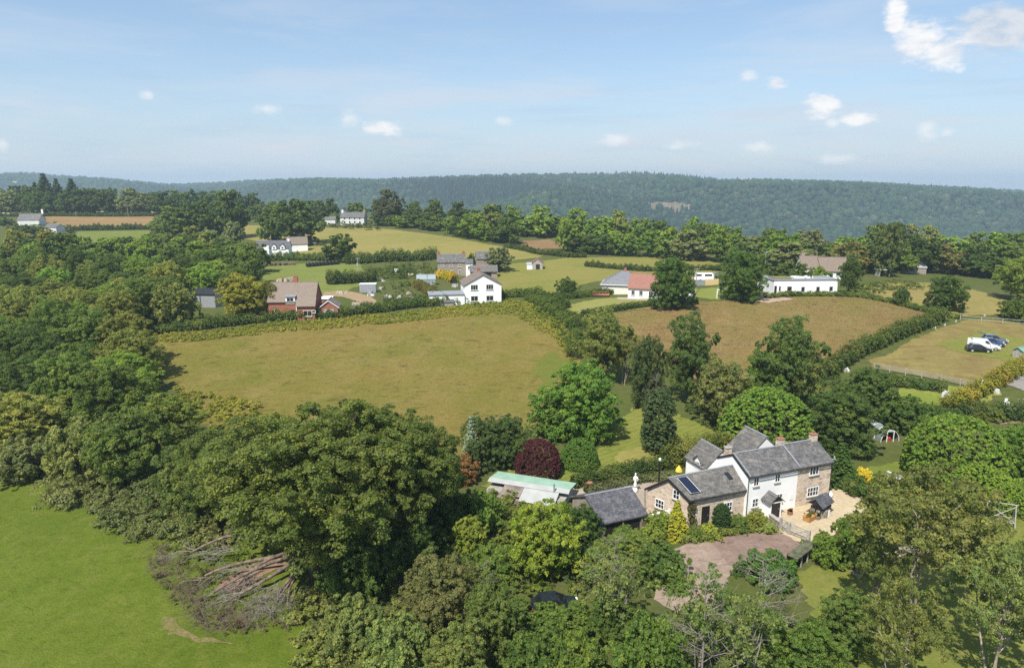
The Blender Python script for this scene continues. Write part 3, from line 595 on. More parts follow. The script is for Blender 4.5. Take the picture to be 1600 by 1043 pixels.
def scrub(name, label, pp, col, dens=.5, R=(.5, 1.1), flat=.8, leaf=.24, n2=5, n3=12, cat='undergrowth', zoff=0., world=None, kind='stuff', **kw):
    w = worldpoly(pp) if world is None else np.array(world); lo, hi = w.min(0), w.max(0); n = int((hi - lo).prod() * dens)
    p = rng.uniform(lo, hi, (n, 2)); p = p[inpoly(p, w)]
    if not len(p): return
    R_ = rng.uniform(R[0], R[1], len(p)) * (1 + .35 * np.sin(p[:, 0] * .5) * np.sin(p[:, 1] * .4 + 1)); C = np.column_stack([p, height(p[:, 0], p[:, 1]) + R_ * flat * .25 + zoff])
    P, N, s, t, c = clump_leaves(C, R_, n2 + 1, int(n3 * 1.7), leaf * .9, rng, flat, .8); big = np.clip(.5 + .5 * np.sin(P[:, 0] * .23 + 2 * np.sin(P[:, 1] * .11)), 0, 1)
    o = link(name, leafmesh(name, P, N, s, t, np.clip(.5 * c + .5 * big, 0, 1), tri=True), None, kind=kind, label=label, category=cat, **kw); o.color = (col[0] * 1.65, col[1] * 1.55, col[2] * 1.2, 1)
    return o
# ------------------------------------------------------------------ wooded hills across the valley (one mass)
def forest_mass():
    r = np.random.default_rng(99); n = 460000
    y = np.sqrt(r.uniform(700 ** 2, 4200 ** 2, n)); a = r.uniform(-.86, .86, n); x = a * y
    keep = r.random(n) < np.interp(y, [700, 1100, 1500, 2800, 3300, 4200], [.05, .1, .5, .5, .25, .06]); x, y = x[keep], y[keep]
    yc = np.interp(x / y, [-.8, -.5, -.35, 0, .4, .75], [3300, 3200, 2900, 2500, 2500, 2500]); k = (y < yc + 160) | (r.random(len(y)) < .05); x, y = x[k], y[k]
    z = height(x, y)
    # keep what the sight line over the near trees can reach
    elev = (z + 10 - CAMH) / y; k = elev > np.interp(x / y, [-.75, -.3, 0, .2, .4, .75], [-.06, -.06, -.075, -.085, -.105, -.115]); x, y, z = x[k], y[k], z[k]
    q = np.array([(p[0], p[1]) for p in quarry_w]); k = ~inpoly(np.column_stack([x, y]), q); k &= ~inpoly(np.column_stack([x, y]), np.array(hillfield_w)); x, y, z = x[k], y[k], z[k]
    con = (np.sin(x / 190 + 2 * np.sin(y / 260)) + np.sin(y / 140 + x / 330) + r.normal(0, .45, len(x)) > .95) | ((y > yc[:1].mean() - 250) & (r.random(len(x)) < .45)) & (x > -700)
    me = bpy.data.meshes.new('forest'); V = np.column_stack([x, y, z]); me.vertices.add(len(V)); me.vertices.foreach_set('co', V.astype(np.float32).ravel())
    at = me.attributes.new('scl', 'FLOAT', 'POINT'); at.data.foreach_set('value', (r.uniform(.6, 1.25, len(V)) + .5 * (r.random(len(V)) > .88)).astype(np.float32))
    ac = me.attributes.new('con', 'BOOLEAN', 'POINT'); ac.data.foreach_set('value', con)
    m, b = new_mat('far_foliage'); oi = b.n('ShaderNodeObjectInfo').outputs['Random']; pos = b.n('ShaderNodeNewGeometry').outputs['Position']
    c = b.mix(oi, (.018, .042, .017), (.044, .075, .026)); c = b.mix(b.m('MULTIPLY', b.ramp(b.noise(pos, .0035, 5, .65), .42, .66), .75), c, (.022, .042, .02)); c = b.mix(b.m('MULTIPLY', b.ramp(b.noise(pos, .006, 5, .65), .54, .7), .6), c, (.06, .085, .028))
    c = b.mix(b.ramp(oi, .94, .99), c, (.08, .09, .045)); finish(m, b, c, .9, spec=.1); me.materials.append(m)
    mc, b = new_mat('far_conifer'); oi = b.n('ShaderNodeObjectInfo').outputs['Random']; finish(mc, b, b.mix(oi, (.012, .026, .016), (.024, .042, .022)), .9, spec=.1)
    t = bpy.data.node_groups.new('forest_scatter', 'GeometryNodeTree'); t.interface.new_socket('Geometry', in_out='INPUT', socket_type='NodeSocketGeometry'); t.interface.new_socket('Geometry', in_out='OUTPUT', socket_type='NodeSocketGeometry')
    b = NB(t); gi = b.n('NodeGroupInput'); go = b.n('NodeGroupOutput')
    ico = b.n('GeometryNodeMeshIcoSphere', {'Radius': 1.0, 'Subdivisions': 3}); ps = b.n('GeometryNodeInputPosition'); nz = b.n('ShaderNodeTexNoise', {'Vector': ps.outputs[0], 'Scale': 2.2, 'Detail': 3.0, 'Roughness': .7})
    of = b.n('ShaderNodeVectorMath', {0: ps.outputs[0], 'Scale': b.m('MULTIPLY', b.m('SUBTRACT', nz.outputs['Fac'], .42), 1.3)}, operation='SCALE')
    sp = b.n('GeometryNodeSetPosition', {'Geometry': ico.outputs[0], 'Offset': of.outputs[0]}); tr = b.n('GeometryNodeTransform', {'Geometry': sp.outputs[0], 'Translation': (0, 0, 7.0), 'Scale': (5.0, 5.0, 5.6)})
    sm = b.n('GeometryNodeSetMaterial', {'Geometry': tr.outputs[0], 'Material': m})
    cone = b.n('GeometryNodeMeshCone', {'Vertices': 9, 'Side Segments': 4, 'Radius Top': .2, 'Radius Bottom': 3.6, 'Depth': 17.0}); nz2 = b.n('ShaderNodeTexNoise', {'Vector': ps.outputs[0], 'Scale': .6}); sp2 = b.n('GeometryNodeSetPosition', {'Geometry': cone.outputs[0], 'Offset': b.n('ShaderNodeVectorMath', {0: nz2.outputs['Color'], 1: (.5, .5, .5)}, operation='SUBTRACT').outputs[0]})
    sm2 = b.n('GeometryNodeSetMaterial', {'Geometry': sp2.outputs[0], 'Material': mc})
    sc = b.n('GeometryNodeInputNamedAttribute', {'Name': 'scl'}, data_type='FLOAT'); cn = b.n('GeometryNodeInputNamedAttribute', {'Name': 'con'}, data_type='BOOLEAN'); rv = b.n('FunctionNodeRandomValue', data_type='FLOAT_VECTOR'); rv.inputs[1].default_value = (.1, .1, 6.28)
    def inst(sel, g):
        i = b.n('GeometryNodeInstanceOnPoints', {'Points': gi.outputs[0], 'Selection': sel, 'Instance': g, 'Rotation': rv.outputs[0]}); t.links.new(sc.outputs[0], i.inputs['Scale']); return i.outputs[0]
    nt = b.n('FunctionNodeBooleanMath', {0: cn.outputs[0]}, operation='NOT'); j = b.n('GeometryNodeJoinGeometry')
    t.links.new(inst(nt.outputs[0], sm.outputs[0]), j.inputs[0]); t.links.new(inst(cn.outputs[0], sm2.outputs[0]), j.inputs[0]); t.links.new(j.outputs[0], go.inputs[0])
    o = link('far_forest', me, None, kind='stuff', label='dense green forest covering the hills across the valley', category='forest'); md = o.modifiers.new('scatter', 'NODES'); md.node_group = t
    print('forest', len(V))
forest_mass()
patch('quarry_clearing', None, fieldmat('quarry_rock', [srgb(130, 112, 88), srgb(104, 98, 66), srgb(168, 154, 134)], .03, .15), 2.5, 4, 12, quarry_w)
patch('hill_field', None, fieldmat('hill_field_grass', [srgb(196, 186, 140), srgb(186, 180, 130), srgb(200, 192, 150)], .01, .05), 4, 3, 15, hillfield_w)

# ------------------------------------------------------------------ tree belts: every tree a thing of its own
def belt(line, n, htr, wr, kinds, cols, what, group, jy=2.0, rowoff=0, name='broadleaf_tree', jx=.3):
    # trees along a line of photo pixels; labels count them from the left
    lx = np.array([q[0] for q in line], float); ly = np.array([q[1] for q in line], float); xs = np.linspace(lx[0], lx[-1], n); st = (lx[-1] - lx[0]) / max(n - 1, 1)
    for i, x in enumerate(xs):
        x = x + rng.uniform(-jx, jx) * st; y = np.interp(x, lx, ly) + rng.uniform(-jy, jy); P = G(x, y)
        tree(name, '%s tree from the left in %s' % (ORD[i], what), x, y, 0, 0, kinds[rng.integers(len(kinds))], jitcol(cols), group, P=P, h=rng.uniform(*htr), w=rng.uniform(*wr))
FAR = ['far1', 'far2', 'far3']
belt([(-30, 332), (330, 338)], 15, (13, 19), (13, 20), FAR, [DK, DK, MD, GR], 'the far skyline belt beyond the parched field', 'trees of the far left skyline belt', 1)
belt([(-30, 327), (400, 332)], 15, (13, 18), (13, 19), FAR, [DK, MD, DK], 'the hindmost belt on the far left skyline', 'trees of the hindmost left belt', .6)
for px, top, w in ((75, 271, 34), (94, 279, 26), (117, 279, 32), (60, 285, 24)):
    tree('conifer_tree', None, px, 331, top, w, 'farspruce', CD, 'dark conifers on the far left skyline')['label'] = {75: 'tallest dark conifer on the far left skyline', 94: 'dark conifer just right of the tallest skyline conifer', 117: 'dark pointed conifer standing right of the skyline conifer clump', 60: 'shorter conifer left of the tallest skyline conifer'}[px]
# middle-left tall trees in front of the upper meadow
tree('broadleaf_tree', 'big dark tree behind the long white cottage', 466, 383, 309, 84, 'far2', DK)
tree('broadleaf_tree', 'green tree left of the big tree behind the white cottage', 425, 378, 320, 50, 'far1', MD)
tree('broadleaf_tree', 'round reddish-dark tree standing out on the skyline by the white farmhouse', 610, 351, 295, 58, 'far1', (.05, .052, .026))
tree('broadleaf_tree', 'dark tree in front of the upper meadow, right of the white cottages', 532, 408, 364, 54, 'far2', DK)
tree('broadleaf_tree', 'small round tree in front of the white farmhouse', 523, 347, 331, 24, 'farshrub', MD)
tree('broadleaf_tree', 'tall dark rounded tree left of the upper meadow', 358, 372, 296, 66, 'far1', DK)
tree('broadleaf_tree', 'broad dark tree below the parched field', 270, 374, 320, 72, 'far2', MD)
tree('broadleaf_tree', 'grey-green feathery tree left of the white cottages', 365, 384, 345, 36, 'far3', GR)
tree('broadleaf_tree', 'dark tree between the skyline belt and the upper meadow', 315, 372, 315, 60, 'far3', DK)
belt([(340, 345), (520, 344)], 7, (10, 14), (11, 16), FAR, [DK, MD], 'the belt above the white cottages', 'trees above the white cottages', 1.5)
belt([(590, 352), (660, 357), (760, 375), (800, 381)], 12, (6, 12), (9, 16), FAR, [DK, MD, BR], 'the belt along the top of the upper meadow', 'trees along the top of the upper meadow', 1)
belt([(560, 346), (680, 350), (800, 366)], 9, (11, 15), (11, 16), FAR, [DK, DK, MD], 'the second row above the upper meadow', 'second row of trees above the upper meadow', 1)
belt([(770, 362), (860, 370), (980, 384), (1100, 394)], 14, (7, 16), (11, 19), FAR, [DK, MD, OL, BR], 'the wood behind the hay field', 'trees of the wood behind the hay field', 2)
belt([(880, 391), (960, 397), (1050, 402), (1180, 416), (1240, 420)], 14, (7, 15), (10, 18), FAR, [DK, MD, GR, BR], 'the front row of the wood above the hay field', 'front row of the wood above the hay field', 2)
belt([(1080, 392), (1200, 400), (1320, 404), (1460, 406), (1640, 410)], 19, (7, 16), (11, 19), FAR, [DK, OL, MD, BR, GR], 'the belt behind the long white flat-roofed building', 'trees behind the flat-roofed building', 2)
belt([(1330, 424), (1400, 424), (1480, 428), (1640, 442)], 14, (6, 13), (10, 17), FAR, [OL, BN, DK, MD, BR], 'the wood edge behind the straw field', 'trees at the edge of the straw field', 3)
for px, base, top, w, k, c, lab in (
    (1384, 432, 345, 46, 'far3', (.06, .07, .024), 'tall narrow tree rising above the belt right of the brown-roofed house'),
    (1325, 462, 400, 38, 'ash', DK, 'dark tree at the right end of the flat-roofed building'),
    (1478, 484, 428, 68, 'bushy', DK, 'dark bushy tree in the middle of the straw field'),
    (1408, 477, 448, 28, 'shrub', DK, 'small round tree left of the bushy tree in the straw field'),
    (1590, 500, 462, 60, 'shrub', MD, 'dark bush at the right edge above the paddock'),
    (1592, 470, 398, 84, 'oak', (.11, .14, .028), 'bright green tree at the right edge behind the straw field'),
    (1050, 482, 398, 78, 'bushy', (.048, .08, .018), 'large dark tree shading the red-roofed bungalow'),
    (1160, 470, 388, 78, 'bushy', (.05, .082, .018), 'large dark tree right of the garden goal'),
    (1246, 455, 408, 36, 'far2', DK, 'tree behind the middle of the flat-roofed building'),
    (1275, 446, 416, 44, 'farshrub', BR, 'bright green bush in front of the brown-roofed house'),
    (1222, 445, 410, 50, 'far2', DK, 'dark tree left of the brown-roofed house'),
    (780, 424, 384, 44, 'far3', GR, 'grey-green tree right of the stone terrace'),
    (737, 416, 395, 17, 'farshrub', DK, 'small dark tree in front of the stone terrace'),
    (886, 460, 432, 36, 'shrub2', DK, 'dark garden tree left of the grey-roofed bungalow'),
    (382, 496, 426, 92, 'maple', (.14, .142, .024), 'big yellow-green tree left of the brick house'),
    (421, 496, 440, 34, 'ash', (.1, .1, .026), 'darker green tree against the brick house wall'),
    (270, 508, 438, 84, 'shrub', (.115, .125, .04), 'round olive bush right of the left wood, below the barn'),
    (26, 410, 356, 54, 'far2', OL, 'olive tree on the left edge below the white farm'),
    (76, 418, 358, 46, 'far1', OC, 'yellowish tree below the white farm'),
    (105, 432, 362, 84, 'far2', DK, 'dark tree below the parched field, left'),
    (45, 372, 352, 40, 'farshrub', DK, 'dark bush beside the white farm'),
    (8, 352, 338, 30, 'farshrub', MD, 'bush on the left edge above the white farm')):
    tree('broadleaf_tree', lab, px, base, top, w, k, c)
# left wood
lw = worldpoly([(-60, 425), (150, 405), (250, 388), (330, 388), (405, 425), (380, 460), (300, 470), (250, 500), (190, 535), (215, 600), (240, 630), (190, 690), (60, 715), (-90, 720)])
lo, hi = lw.min(0), lw.max(0); pts = []
_q = rng.uniform(lo, hi, (6000, 2))
for p in _q[inpoly(_q, lw)]:
    if all(np.hypot(*(p - q)) > 7.6 + .012 * (p[1] - 120) for q in pts): pts.append(p)
pts.sort(key=lambda p: -p[1]); print('left wood', len(pts)); rows = {}
for p in pts: rows.setdefault(int(p[1] // 14), []).append(p)
for ri, (rk, row) in enumerate(sorted(rows.items())):
    row.sort(key=lambda p: p[0] / p[1])
    for i, p in enumerate(row):
        kinds = ['oak', 'oak2', 'bushy', 'bushy', 'ash', 'maple'] if p[1] < 210 else FAR
        tree('broadleaf_tree', '%s tree from the left, %s row of the left wood above the pasture' % (ORD[i], ORD[ri]), 0, 0, 0, 0, kinds[rng.integers(len(kinds))], jitcol([DK, MD, MD, OL, BR, MD, OL, BR]), 'trees of the left wood', P=(p[0], p[1], ground_z(*p)), h=rng.uniform(7.5, 11.5), w=rng.uniform(9.5, 13))
# foreground big tree group and its neighbours
for px, base, top, w, k, c, nm, lab in (
    (500, 905, 640, 370, 'big', (.062, .080, .021), 'broadleaf_tree', 'huge spreading dark tree above the fallen limbs'),
    (628, 865, 650, 220, 'big', (.057, .077, .02), 'broadleaf_tree', 'large dark tree right of the huge spreading tree'),
    (395, 830, 662, 220, 'big', (.063, .081, .022), 'broadleaf_tree', 'large tree behind the left of the huge spreading tree'),
    (560, 790, 632, 190, 'big', (.059, .077, .021), 'broadleaf_tree', 'dark tree behind the huge spreading tree at the meadow edge'),
    (315, 805, 690, 150, 'bushy', (.062, .082, .024), 'broadleaf_tree', 'smaller tree at the left flank of the huge tree'),
    (560, 935, 805, 130, 'bushy', (.05, .075, .018), 'broadleaf_tree', 'dark leafy tree low on the right of the fallen limbs'),
    (680, 835, 702, 110, 'bushy', (.05, .072, .018), 'broadleaf_tree', 'dark tree at the right flank of the huge group'),
    (265, 700, 618, 110, 'ash', (.09, .115, .026), 'broadleaf_tree', 'bright yellow-green tree at the meadow corner'),
    (205, 760, 640, 130, 'oak2', (.062, .085, .022), 'broadleaf_tree', 'tree between the left wood and the huge tree'),
    (130, 745, 650, 120, 'shrub', (.11, .125, .045), 'bush', 'olive bushy tree on the pasture edge, left'),
    (40, 745, 680, 110, 'shrub2', (.10, .11, .048), 'bush', 'grey-olive bush at the left end of the pasture edge'),
    (855, 905, 777, 124, 'maple', (.135, .165, .026), 'broadleaf_tree', 'yellow-green tree in front of the green-roofed shed'),
    (903, 682, 564, 140, 'bushy', (.075, .125, .024), 'broadleaf_tree', 'large fresh green tree on the lawn beside the meadow'),
    (870, 680, 625, 90, 'shrub', (.07, .115, .024), 'bush', 'green bush at the left foot of the large lawn tree'),
    (795, 728, 648, 84, 'bushy', (.042, .066, .022), 'broadleaf_tree', 'dark tree behind the purple tree'),
    (752, 730, 648, 76, 'bushy', (.045, .066, .024), 'broadleaf_tree', 'dark tree behind the silvery conifer'),
    (840, 742, 685, 76, 'dome', PU, 'purple_tree', 'dark purple-leaved tree beside the green-roofed shed'),
    (905, 728, 684, 62, 'dome', (.06, .11, .022), 'bush', 'low clipped green bush right of the purple tree'),
    (722, 752, 706, 62, 'shrub', (.15, .085, .04), 'bush', 'russet-leaved bush left of the green-roofed shed'),
    (940, 600, 484, 88, 'ash', (.10, .112, .034), 'broadleaf_tree', 'tall olive poplar at the head of the lawn'),
    (975, 600, 515, 70, 'gum', (.10, .105, .034), 'broadleaf_tree', 'olive tree leaning between poplar and dark conifer'),
    (1008, 636, 520, 62, 'bushy', (.048, .066, .026), 'broadleaf_tree', 'dark evergreen between the olive poplar and the birch'),
    (1072, 628, 492, 88, 'ash', (.06, .085, .028), 'birch_tree', 'weeping birch at the near edge of the sorrel field'),
    (1126, 668, 558, 104, 'maple', (.105, .112, .042), 'broadleaf_tree', 'cream-tinged tree right of the column-shaped tree'),
    (1195, 640, 545, 80, 'bushy', (.06, .10, .022), 'broadleaf_tree', 'green tree left of the tall ash behind the house'),
    (1225, 640, 498, 104, 'ash', (.058, .084, .026), 'broadleaf_tree', 'tall feathery tree behind the house'),
    (1240, 640, 545, 72, 'maple', (.10, .115, .035), 'broadleaf_tree', 'pale olive tree in front of the tall feathery tree'),
    (1195, 690, 606, 150, 'dome', (.085, .13, .024), 'bush', 'huge bright green clipped bush behind the cottage'),
    (1312, 700, 606, 120, 'bushy', (.048, .072, .02), 'broadleaf_tree', 'dark green tree right behind the cottage chimney'),
    (1350, 650, 572, 90, 'bushy', (.05, .078, .022), 'broadleaf_tree', 'dark tree above the polytunnel'),
    (1410, 670, 615, 90, 'shrub', (.055, .085, .02), 'bush', 'dark bush behind the polytunnel'),
    (1310, 752, 690, 56, 'spruce', (.05, .085, .022), 'conifer_tree', 'broad dark green conifer at the right gable of the cottage'),
    (1488, 745, 648, 155, 'dome', (.105, .15, .026), 'bush', 'huge bright yellow-green laurel bush right of the polytunnel'),
    (1590, 745, 660, 90, 'bushy', (.085, .135, .024), 'broadleaf_tree', 'bright green tree at the right edge beside the laurel bush'),
    (1530, 788, 726, 100, 'dome', (.10, .15, .024), 'bush', 'bright hedge-like bush below the laurel'),
    (1604, 800, 748, 80, 'dome', (.105, .155, .026), 'bush', 'bright bush at the right edge behind the swing frame'),
    (1335, 770, 738, 50, 'shrub2', (.05, .08, .022), 'bush', 'low dark bush by the yellow flowers'),
    (1550, 655, 632, 40, 'shrub', (.10, .12, .03), 'bush', 'small bush in the vegetable garden')):
    tree(nm, lab, px, base, top, w, k, c, cat='bush' if nm == 'bush' else 'tree')
tree('column_tree', 'dense blue-green column-shaped tree standing on the lawn', 1027, 705, 608, 50, 'column', (.045, .068, .032))
tree('conifer_tree', 'silvery blue conifer beside the dark trees near the meadow', 737, 735, 648, 36, 'spruce', BL)
tree('bare_tree', 'pale bare tree trunk between the conifer and the birch', 1022, 648, 575, 22, 'snag', DK)
# lower right gum-like trees and garden shrubs
for px, base, top, w, k, c, nm, lab in (
    (1428, 975, 740, 245, 'gum', (.088, .096, .030), 'gum_tree', 'tall open gum tree with bare forked trunks in front of the lawn'),
    (1362, 965, 825, 104, 'gum2', (.08, .092, .030), 'gum_tree', 'smaller gum tree left of the tall open one'),
    (1552, 1070, 856, 185, 'gum2', (.082, .10, .034), 'gum_tree', 'broad gum tree in the lower right corner'),
    (1400, 1110, 905, 140, 'gum2', (.09, .10, .032), 'gum_tree', 'gum tree with pale trunks at the bottom edge'),
    (1318, 1010, 920, 100, 'bushy', (.06, .088, .024), 'broadleaf_tree', 'green tree below the timber lean-to'),
    (1268, 1085, 975, 120, 'bushy', (.066, .10, .022), 'broadleaf_tree', 'fresh green tree at the bottom edge left of the gum trees'),
    (1612, 960, 840, 90, 'bushy', (.085, .105, .03), 'broadleaf_tree', 'olive green tree at the right edge below the swing frame'),
    (1340, 880, 800, 90, 'shrub', (.075, .12, .025), 'bush', 'bright shrub right of the field gates'),
    (1290, 880, 830, 60, 'shrub2', (.085, .125, .026), 'bush', 'bright shrub climbing behind the timber lean-to'),
    (1203, 908, 862, 96, 'shrub', (.05, .095, .02), 'bush', 'dense green shrub below the driveway'),
    (1158, 898, 872, 30, 'shrub2', (.05, .09, .022), 'bush', 'small green shrub at the driveway mouth'),
    (1028, 900, 850, 92, 'shrub', (.055, .08, .022), 'bush', 'dark green shrub left of the driveway'),
    (985, 880, 830, 84, 'bushy', (.10, .125, .032), 'bush', 'yellow-green shrub between the garage and the driveway'),
    (940, 905, 850, 84, 'bushy', (.095, .115, .032), 'bush', 'pale green shrub below the garage'),
    (1055, 918, 892, 56, 'shrub2', (.07, .10, .026), 'bush', 'low shrub between the two parts of the driveway'),
    (960, 1000, 850, 120, 'thin', (.09, .115, .04), 'broadleaf_tree', 'open lichen-covered tree left of the driveway mouth'),
    (1090, 1050, 862, 130, 'thin', (.09, .12, .035), 'broadleaf_tree', 'open leafy tree in front of the driveway mouth'),
    (1160, 1080, 900, 140, 'thin', (.09, .115, .04), 'broadleaf_tree', 'sparse lichen-covered tree at the bottom edge'),
    (1200, 1060, 960, 100, 'bushy', (.075, .105, .025), 'broadleaf_tree', 'leafy tree behind the sparse lichen-covered tree'),
    (960, 1000, 925, 100, 'bushy', (.058, .088, .022), 'bush', 'green bush right of the parked dark car'),
    (1010, 1080, 960, 140, 'shrub', (.075, .11, .025), 'bush', 'green bush at the bottom edge below the driveway'),
    (840, 1085, 985, 120, 'shrub', (.062, .092, .022), 'broadleaf_tree', 'green tree at the bottom edge below the parked dark car'),
    (765, 1020, 915, 104, 'bushy', (.065, .085, .025), 'broadleaf_tree', 'olive dark tree left of the parked dark car'),
    (690, 985, 866, 124, 'bushy', (.095, .10, .042), 'broadleaf_tree', 'brownish thorn tree behind the snags'),
    (720, 1075, 972, 112, 'bushy', (.085, .10, .032), 'broadleaf_tree', 'grey-green tree at the bottom edge with snags'),
    (640, 900, 805, 100, 'bushy', (.055, .08, .02), 'broadleaf_tree', 'dark green tree above the pale snags'),
    (745, 830, 765, 90, 'shrub', (.07, .11, .024), 'bush', 'green bush in front of the green-roofed shed'),
    (700, 850, 790, 90, 'shrub2', (.065, .105, .024), 'bush', 'green bush left of the yellow-green tree'),
    (735, 870, 802, 62, 'maple', (.13, .15, .03), 'bush', 'lime bush between the huge tree and the yellow-green tree'),
    (775, 905, 850, 90, 'shrub', (.08, .115, .026), 'bush', 'green bush at the left foot of the yellow-green tree'),
    (908, 846, 786, 70, 'bushy', (.042, .07, .02), 'bush', 'dark green bush left of the garage'),
    (905, 900, 848, 60, 'spruce', (.05, .075, .03), 'bush', 'feathery dark bush right of the yellow-green tree'),
    (620, 1060, 960, 120, 'shrub', (.11, .13, .045), 'bush', 'pale bramble bush at the bottom left of the trees'),
    (560, 1010, 930, 110, 'shrub2', (.10, .125, .045), 'bush', 'pale bramble bush right of the fallen limbs'),
    (862, 985, 944, 84, 'shrub', (.075, .11, .026), 'bush', 'leafy bush in front of the parked dark car'),
    (905, 968, 936, 50, 'shrub2', (.085, .12, .03), 'bush', 'small bush at the front of the parked dark car'),
    (808, 968, 930, 56, 'shrub2', (.08, .115, .028), 'bush', 'small bush at the tail of the parked dark car'),
    (900, 1080, 985, 110, 'shrub', (.085, .12, .026), 'bush', 'bright bush at the bottom edge, right of centre'),
    (1126, 826, 787, 27, 'column', (.022, .042, .014), 'bush', 'dark rounded clipped bush beside the wing door'),
    (1056, 838, 780, 42, 'spruce', (.20, .19, .025), 'golden_conifer', 'golden upright conifer in front of the stone gable'),
    (1030, 834, 796, 52, 'shrub', (.12, .145, .03), 'bush', 'yellow-green shrub in front of the stone gable'),
    (1180, 824, 795, 46, 'shrub2', (.13, .13, .03), 'bush', 'olive-yellow shrub under the white wall'),
    (1198, 830, 812, 34, 'shrub2', (.14, .17, .06), 'bush', 'pale flowering shrub beside the small gate'),
    (1152, 828, 802, 40, 'shrub', (.085, .12, .03), 'bush', 'green shrub between clipped bush and porch'),
    (1106, 840, 816, 40, 'shrub2', (.16, .17, .035), 'bush', 'yellow shrub in front of the wing door'),
    (975, 852, 824, 60, 'bushy', (.09, .12, .03), 'bush', 'leafy shrub in front of the open outbuilding'),
    (1085, 842, 820, 30, 'shrub', (.09, .12, .03), 'bush', 'small green shrub at the wing corner'),
    (1012, 850, 822, 54, 'shrub2', (.11, .14, .03), 'bush', 'lime shrub in front of the garage'),
    (1346, 755, 728, 34, 'shrub', (.38, .30, .03), 'flowering_shrub', 'yellow-flowering shrub right of the cottage')):
    tree(nm, lab, px, base, top, w, k, c, cat='bush' if nm in ('bush', 'flowering_shrub') else 'tree')
for px, base, top, w, k, lab in ((605, 905, 825, 46, 'snag', 'grey bare snag left of the brownish thorn'), (640, 900, 835, 40, 'snag2', 'grey bare snag among brown thorns'), (697, 1000, 940, 22, 'snag', 'thin white snag in the bushes at the bottom'),
                                 (1095, 1075, 880, 90, 'snag2', 'white lichen-covered bare tree in front of the driveway mouth'), (1185, 1000, 855, 90, 'snag', 'bare spreading grey tree below the driveway shrubs'), (955, 960, 820, 60, 'snag2', 'bare twiggy tree beside the garage shrubs'), (760, 930, 870, 24, 'snag', 'thin pale snag above the parked dark car')):
    tree('bare_tree', lab, px, base, top, w, k, DK)

# ------------------------------------------------------------------ hedges
HG = (.06, .092, .02)
H = hedge
H('hedge', 'long green hedge along the far edge of the big meadow', [(215, 524), (330, 512), (430, 500), (520, 496), (600, 486), (640, 480), (720, 474), (790, 464), (830, 462), (870, 478)], 3.0, 2.0, HG, .3, 30)
H('hedge', 'green hedge between the big meadow and the sorrel field', [(830, 466), (860, 484), (895, 506), (915, 530), (900, 560)], 4, 1.8, (.066, .10, .02), .3, 26)
H('hedge', 'clipped dark hedge below the red-roofed bungalow', [(908, 494), (960, 486), (1030, 477), (1090, 474)], 1.3, 1.4, (.045, .075, .018), .2, 60, wave=.06, rough=.1)
H('hedge', 'clipped hedge across the front of the grey-roofed bungalow', [(862, 468), (900, 466), (950, 460), (985, 457)], 1.5, 1.6, (.055, .088, .02), .2, 60, wave=.05, rough=.1)
H('hedge', 'short clipped hedge at the left end of the bungalow lawn', [(848, 466), (868, 474), (888, 482)], 1.6, 1.7, (.055, .09, .02), .2, 60, wave=.05, rough=.1)
H('hedge', 'diagonal green hedge between sorrel field and paddock', [(1285, 592), (1330, 560), (1390, 532), (1440, 512), (1470, 500)], 3.0, 2.4, (.066, .096, .022), .28, 30)
H('hedge', 'hedge along the far side of the sorrel field', [(1195, 466), (1240, 462), (1300, 462), (1345, 464), (1400, 474), (1440, 486), (1500, 498)], 2.0, 1.0, (.075, .108, .022), .3, 30)
H('hedge', 'dark hedge below the stubble strip on the far left', [(-30, 339), (60, 338), (240, 338)], 3.0, 2.2, DK, .5, 14)
H('hedge', 'dark hedge above the stubble strip on the far left', [(-30, 330), (100, 329), (260, 331)], 3.0, 2.2, DK, .5, 14)
H('hedge', 'dark hedge below the parched field', [(110, 360), (180, 359), (240, 358)], 3.0, 2.6, DK, .5, 16)
H('hedge', 'hedge below the upper meadow, left of the stone terrace', [(540, 412), (600, 408), (660, 406), (680, 404)], 5, 3.4, (.055, .085, .02), .42, 18)
H('hedge', 'dark hedge along the lower right of the upper meadow', [(790, 386), (840, 396), (890, 402), (915, 402)], 3, 1.8, DK, .4, 18)
H('hedge', 'dark hedge crossing the hay field', [(915, 416), (960, 420), (1010, 424), (1110, 422), (1130, 424)], 2.5, 1.7, DK, .38, 20)
H('hedge', 'hedge behind the white cottages paddock', [(400, 408), (440, 406), (500, 406), (545, 410)], 4, 2.4, (.065, .1, .022), .4, 18)
H('hedge', 'overgrown dark hedge right of the grass paddock', [(512, 444), (545, 442), (585, 438)], 5, 3.2, (.045, .07, .018), .36, 22)
H('hedge', 'hedge in front of the junk-strewn garden', [(600, 478), (640, 476), (690, 472)], 2.4, 2.0, (.05, .078, .02), .3, 26)
H('hedge', 'clipped yellow hedge behind the white gabled house', [(684, 434), (698, 436), (710, 442)], 2.6, 2.6, (.33, .28, .02), .28, 40, wave=.06, rough=.1)
H('hedge', 'brown-topped clipped hedge left of the white gabled house', [(650, 448), (665, 456), (678, 466)], 2.4, 2.2, (.12, .11, .03), .28, 40, wave=.06, rough=.1)
H('hedge', 'dark hedge across the garden below the paddock', [(1370, 600), (1420, 604), (1480, 612)], 2.2, 1.6, (.06, .092, .022), .24, 40)
H('hedge', 'golden conifer hedge running up beside the paddock', [(1478, 645), (1520, 622), (1560, 600), (1610, 572)], 2.4, 2.0, (.2, .19, .03), .24, 44, wave=.1)
H('hedge', 'long leafy hedge behind the laurel bush', [(1380, 665), (1440, 655), (1500, 650), (1600, 655), (1640, 655)], 2.6, 2.0, (.05, .08, .02), .24, 36)
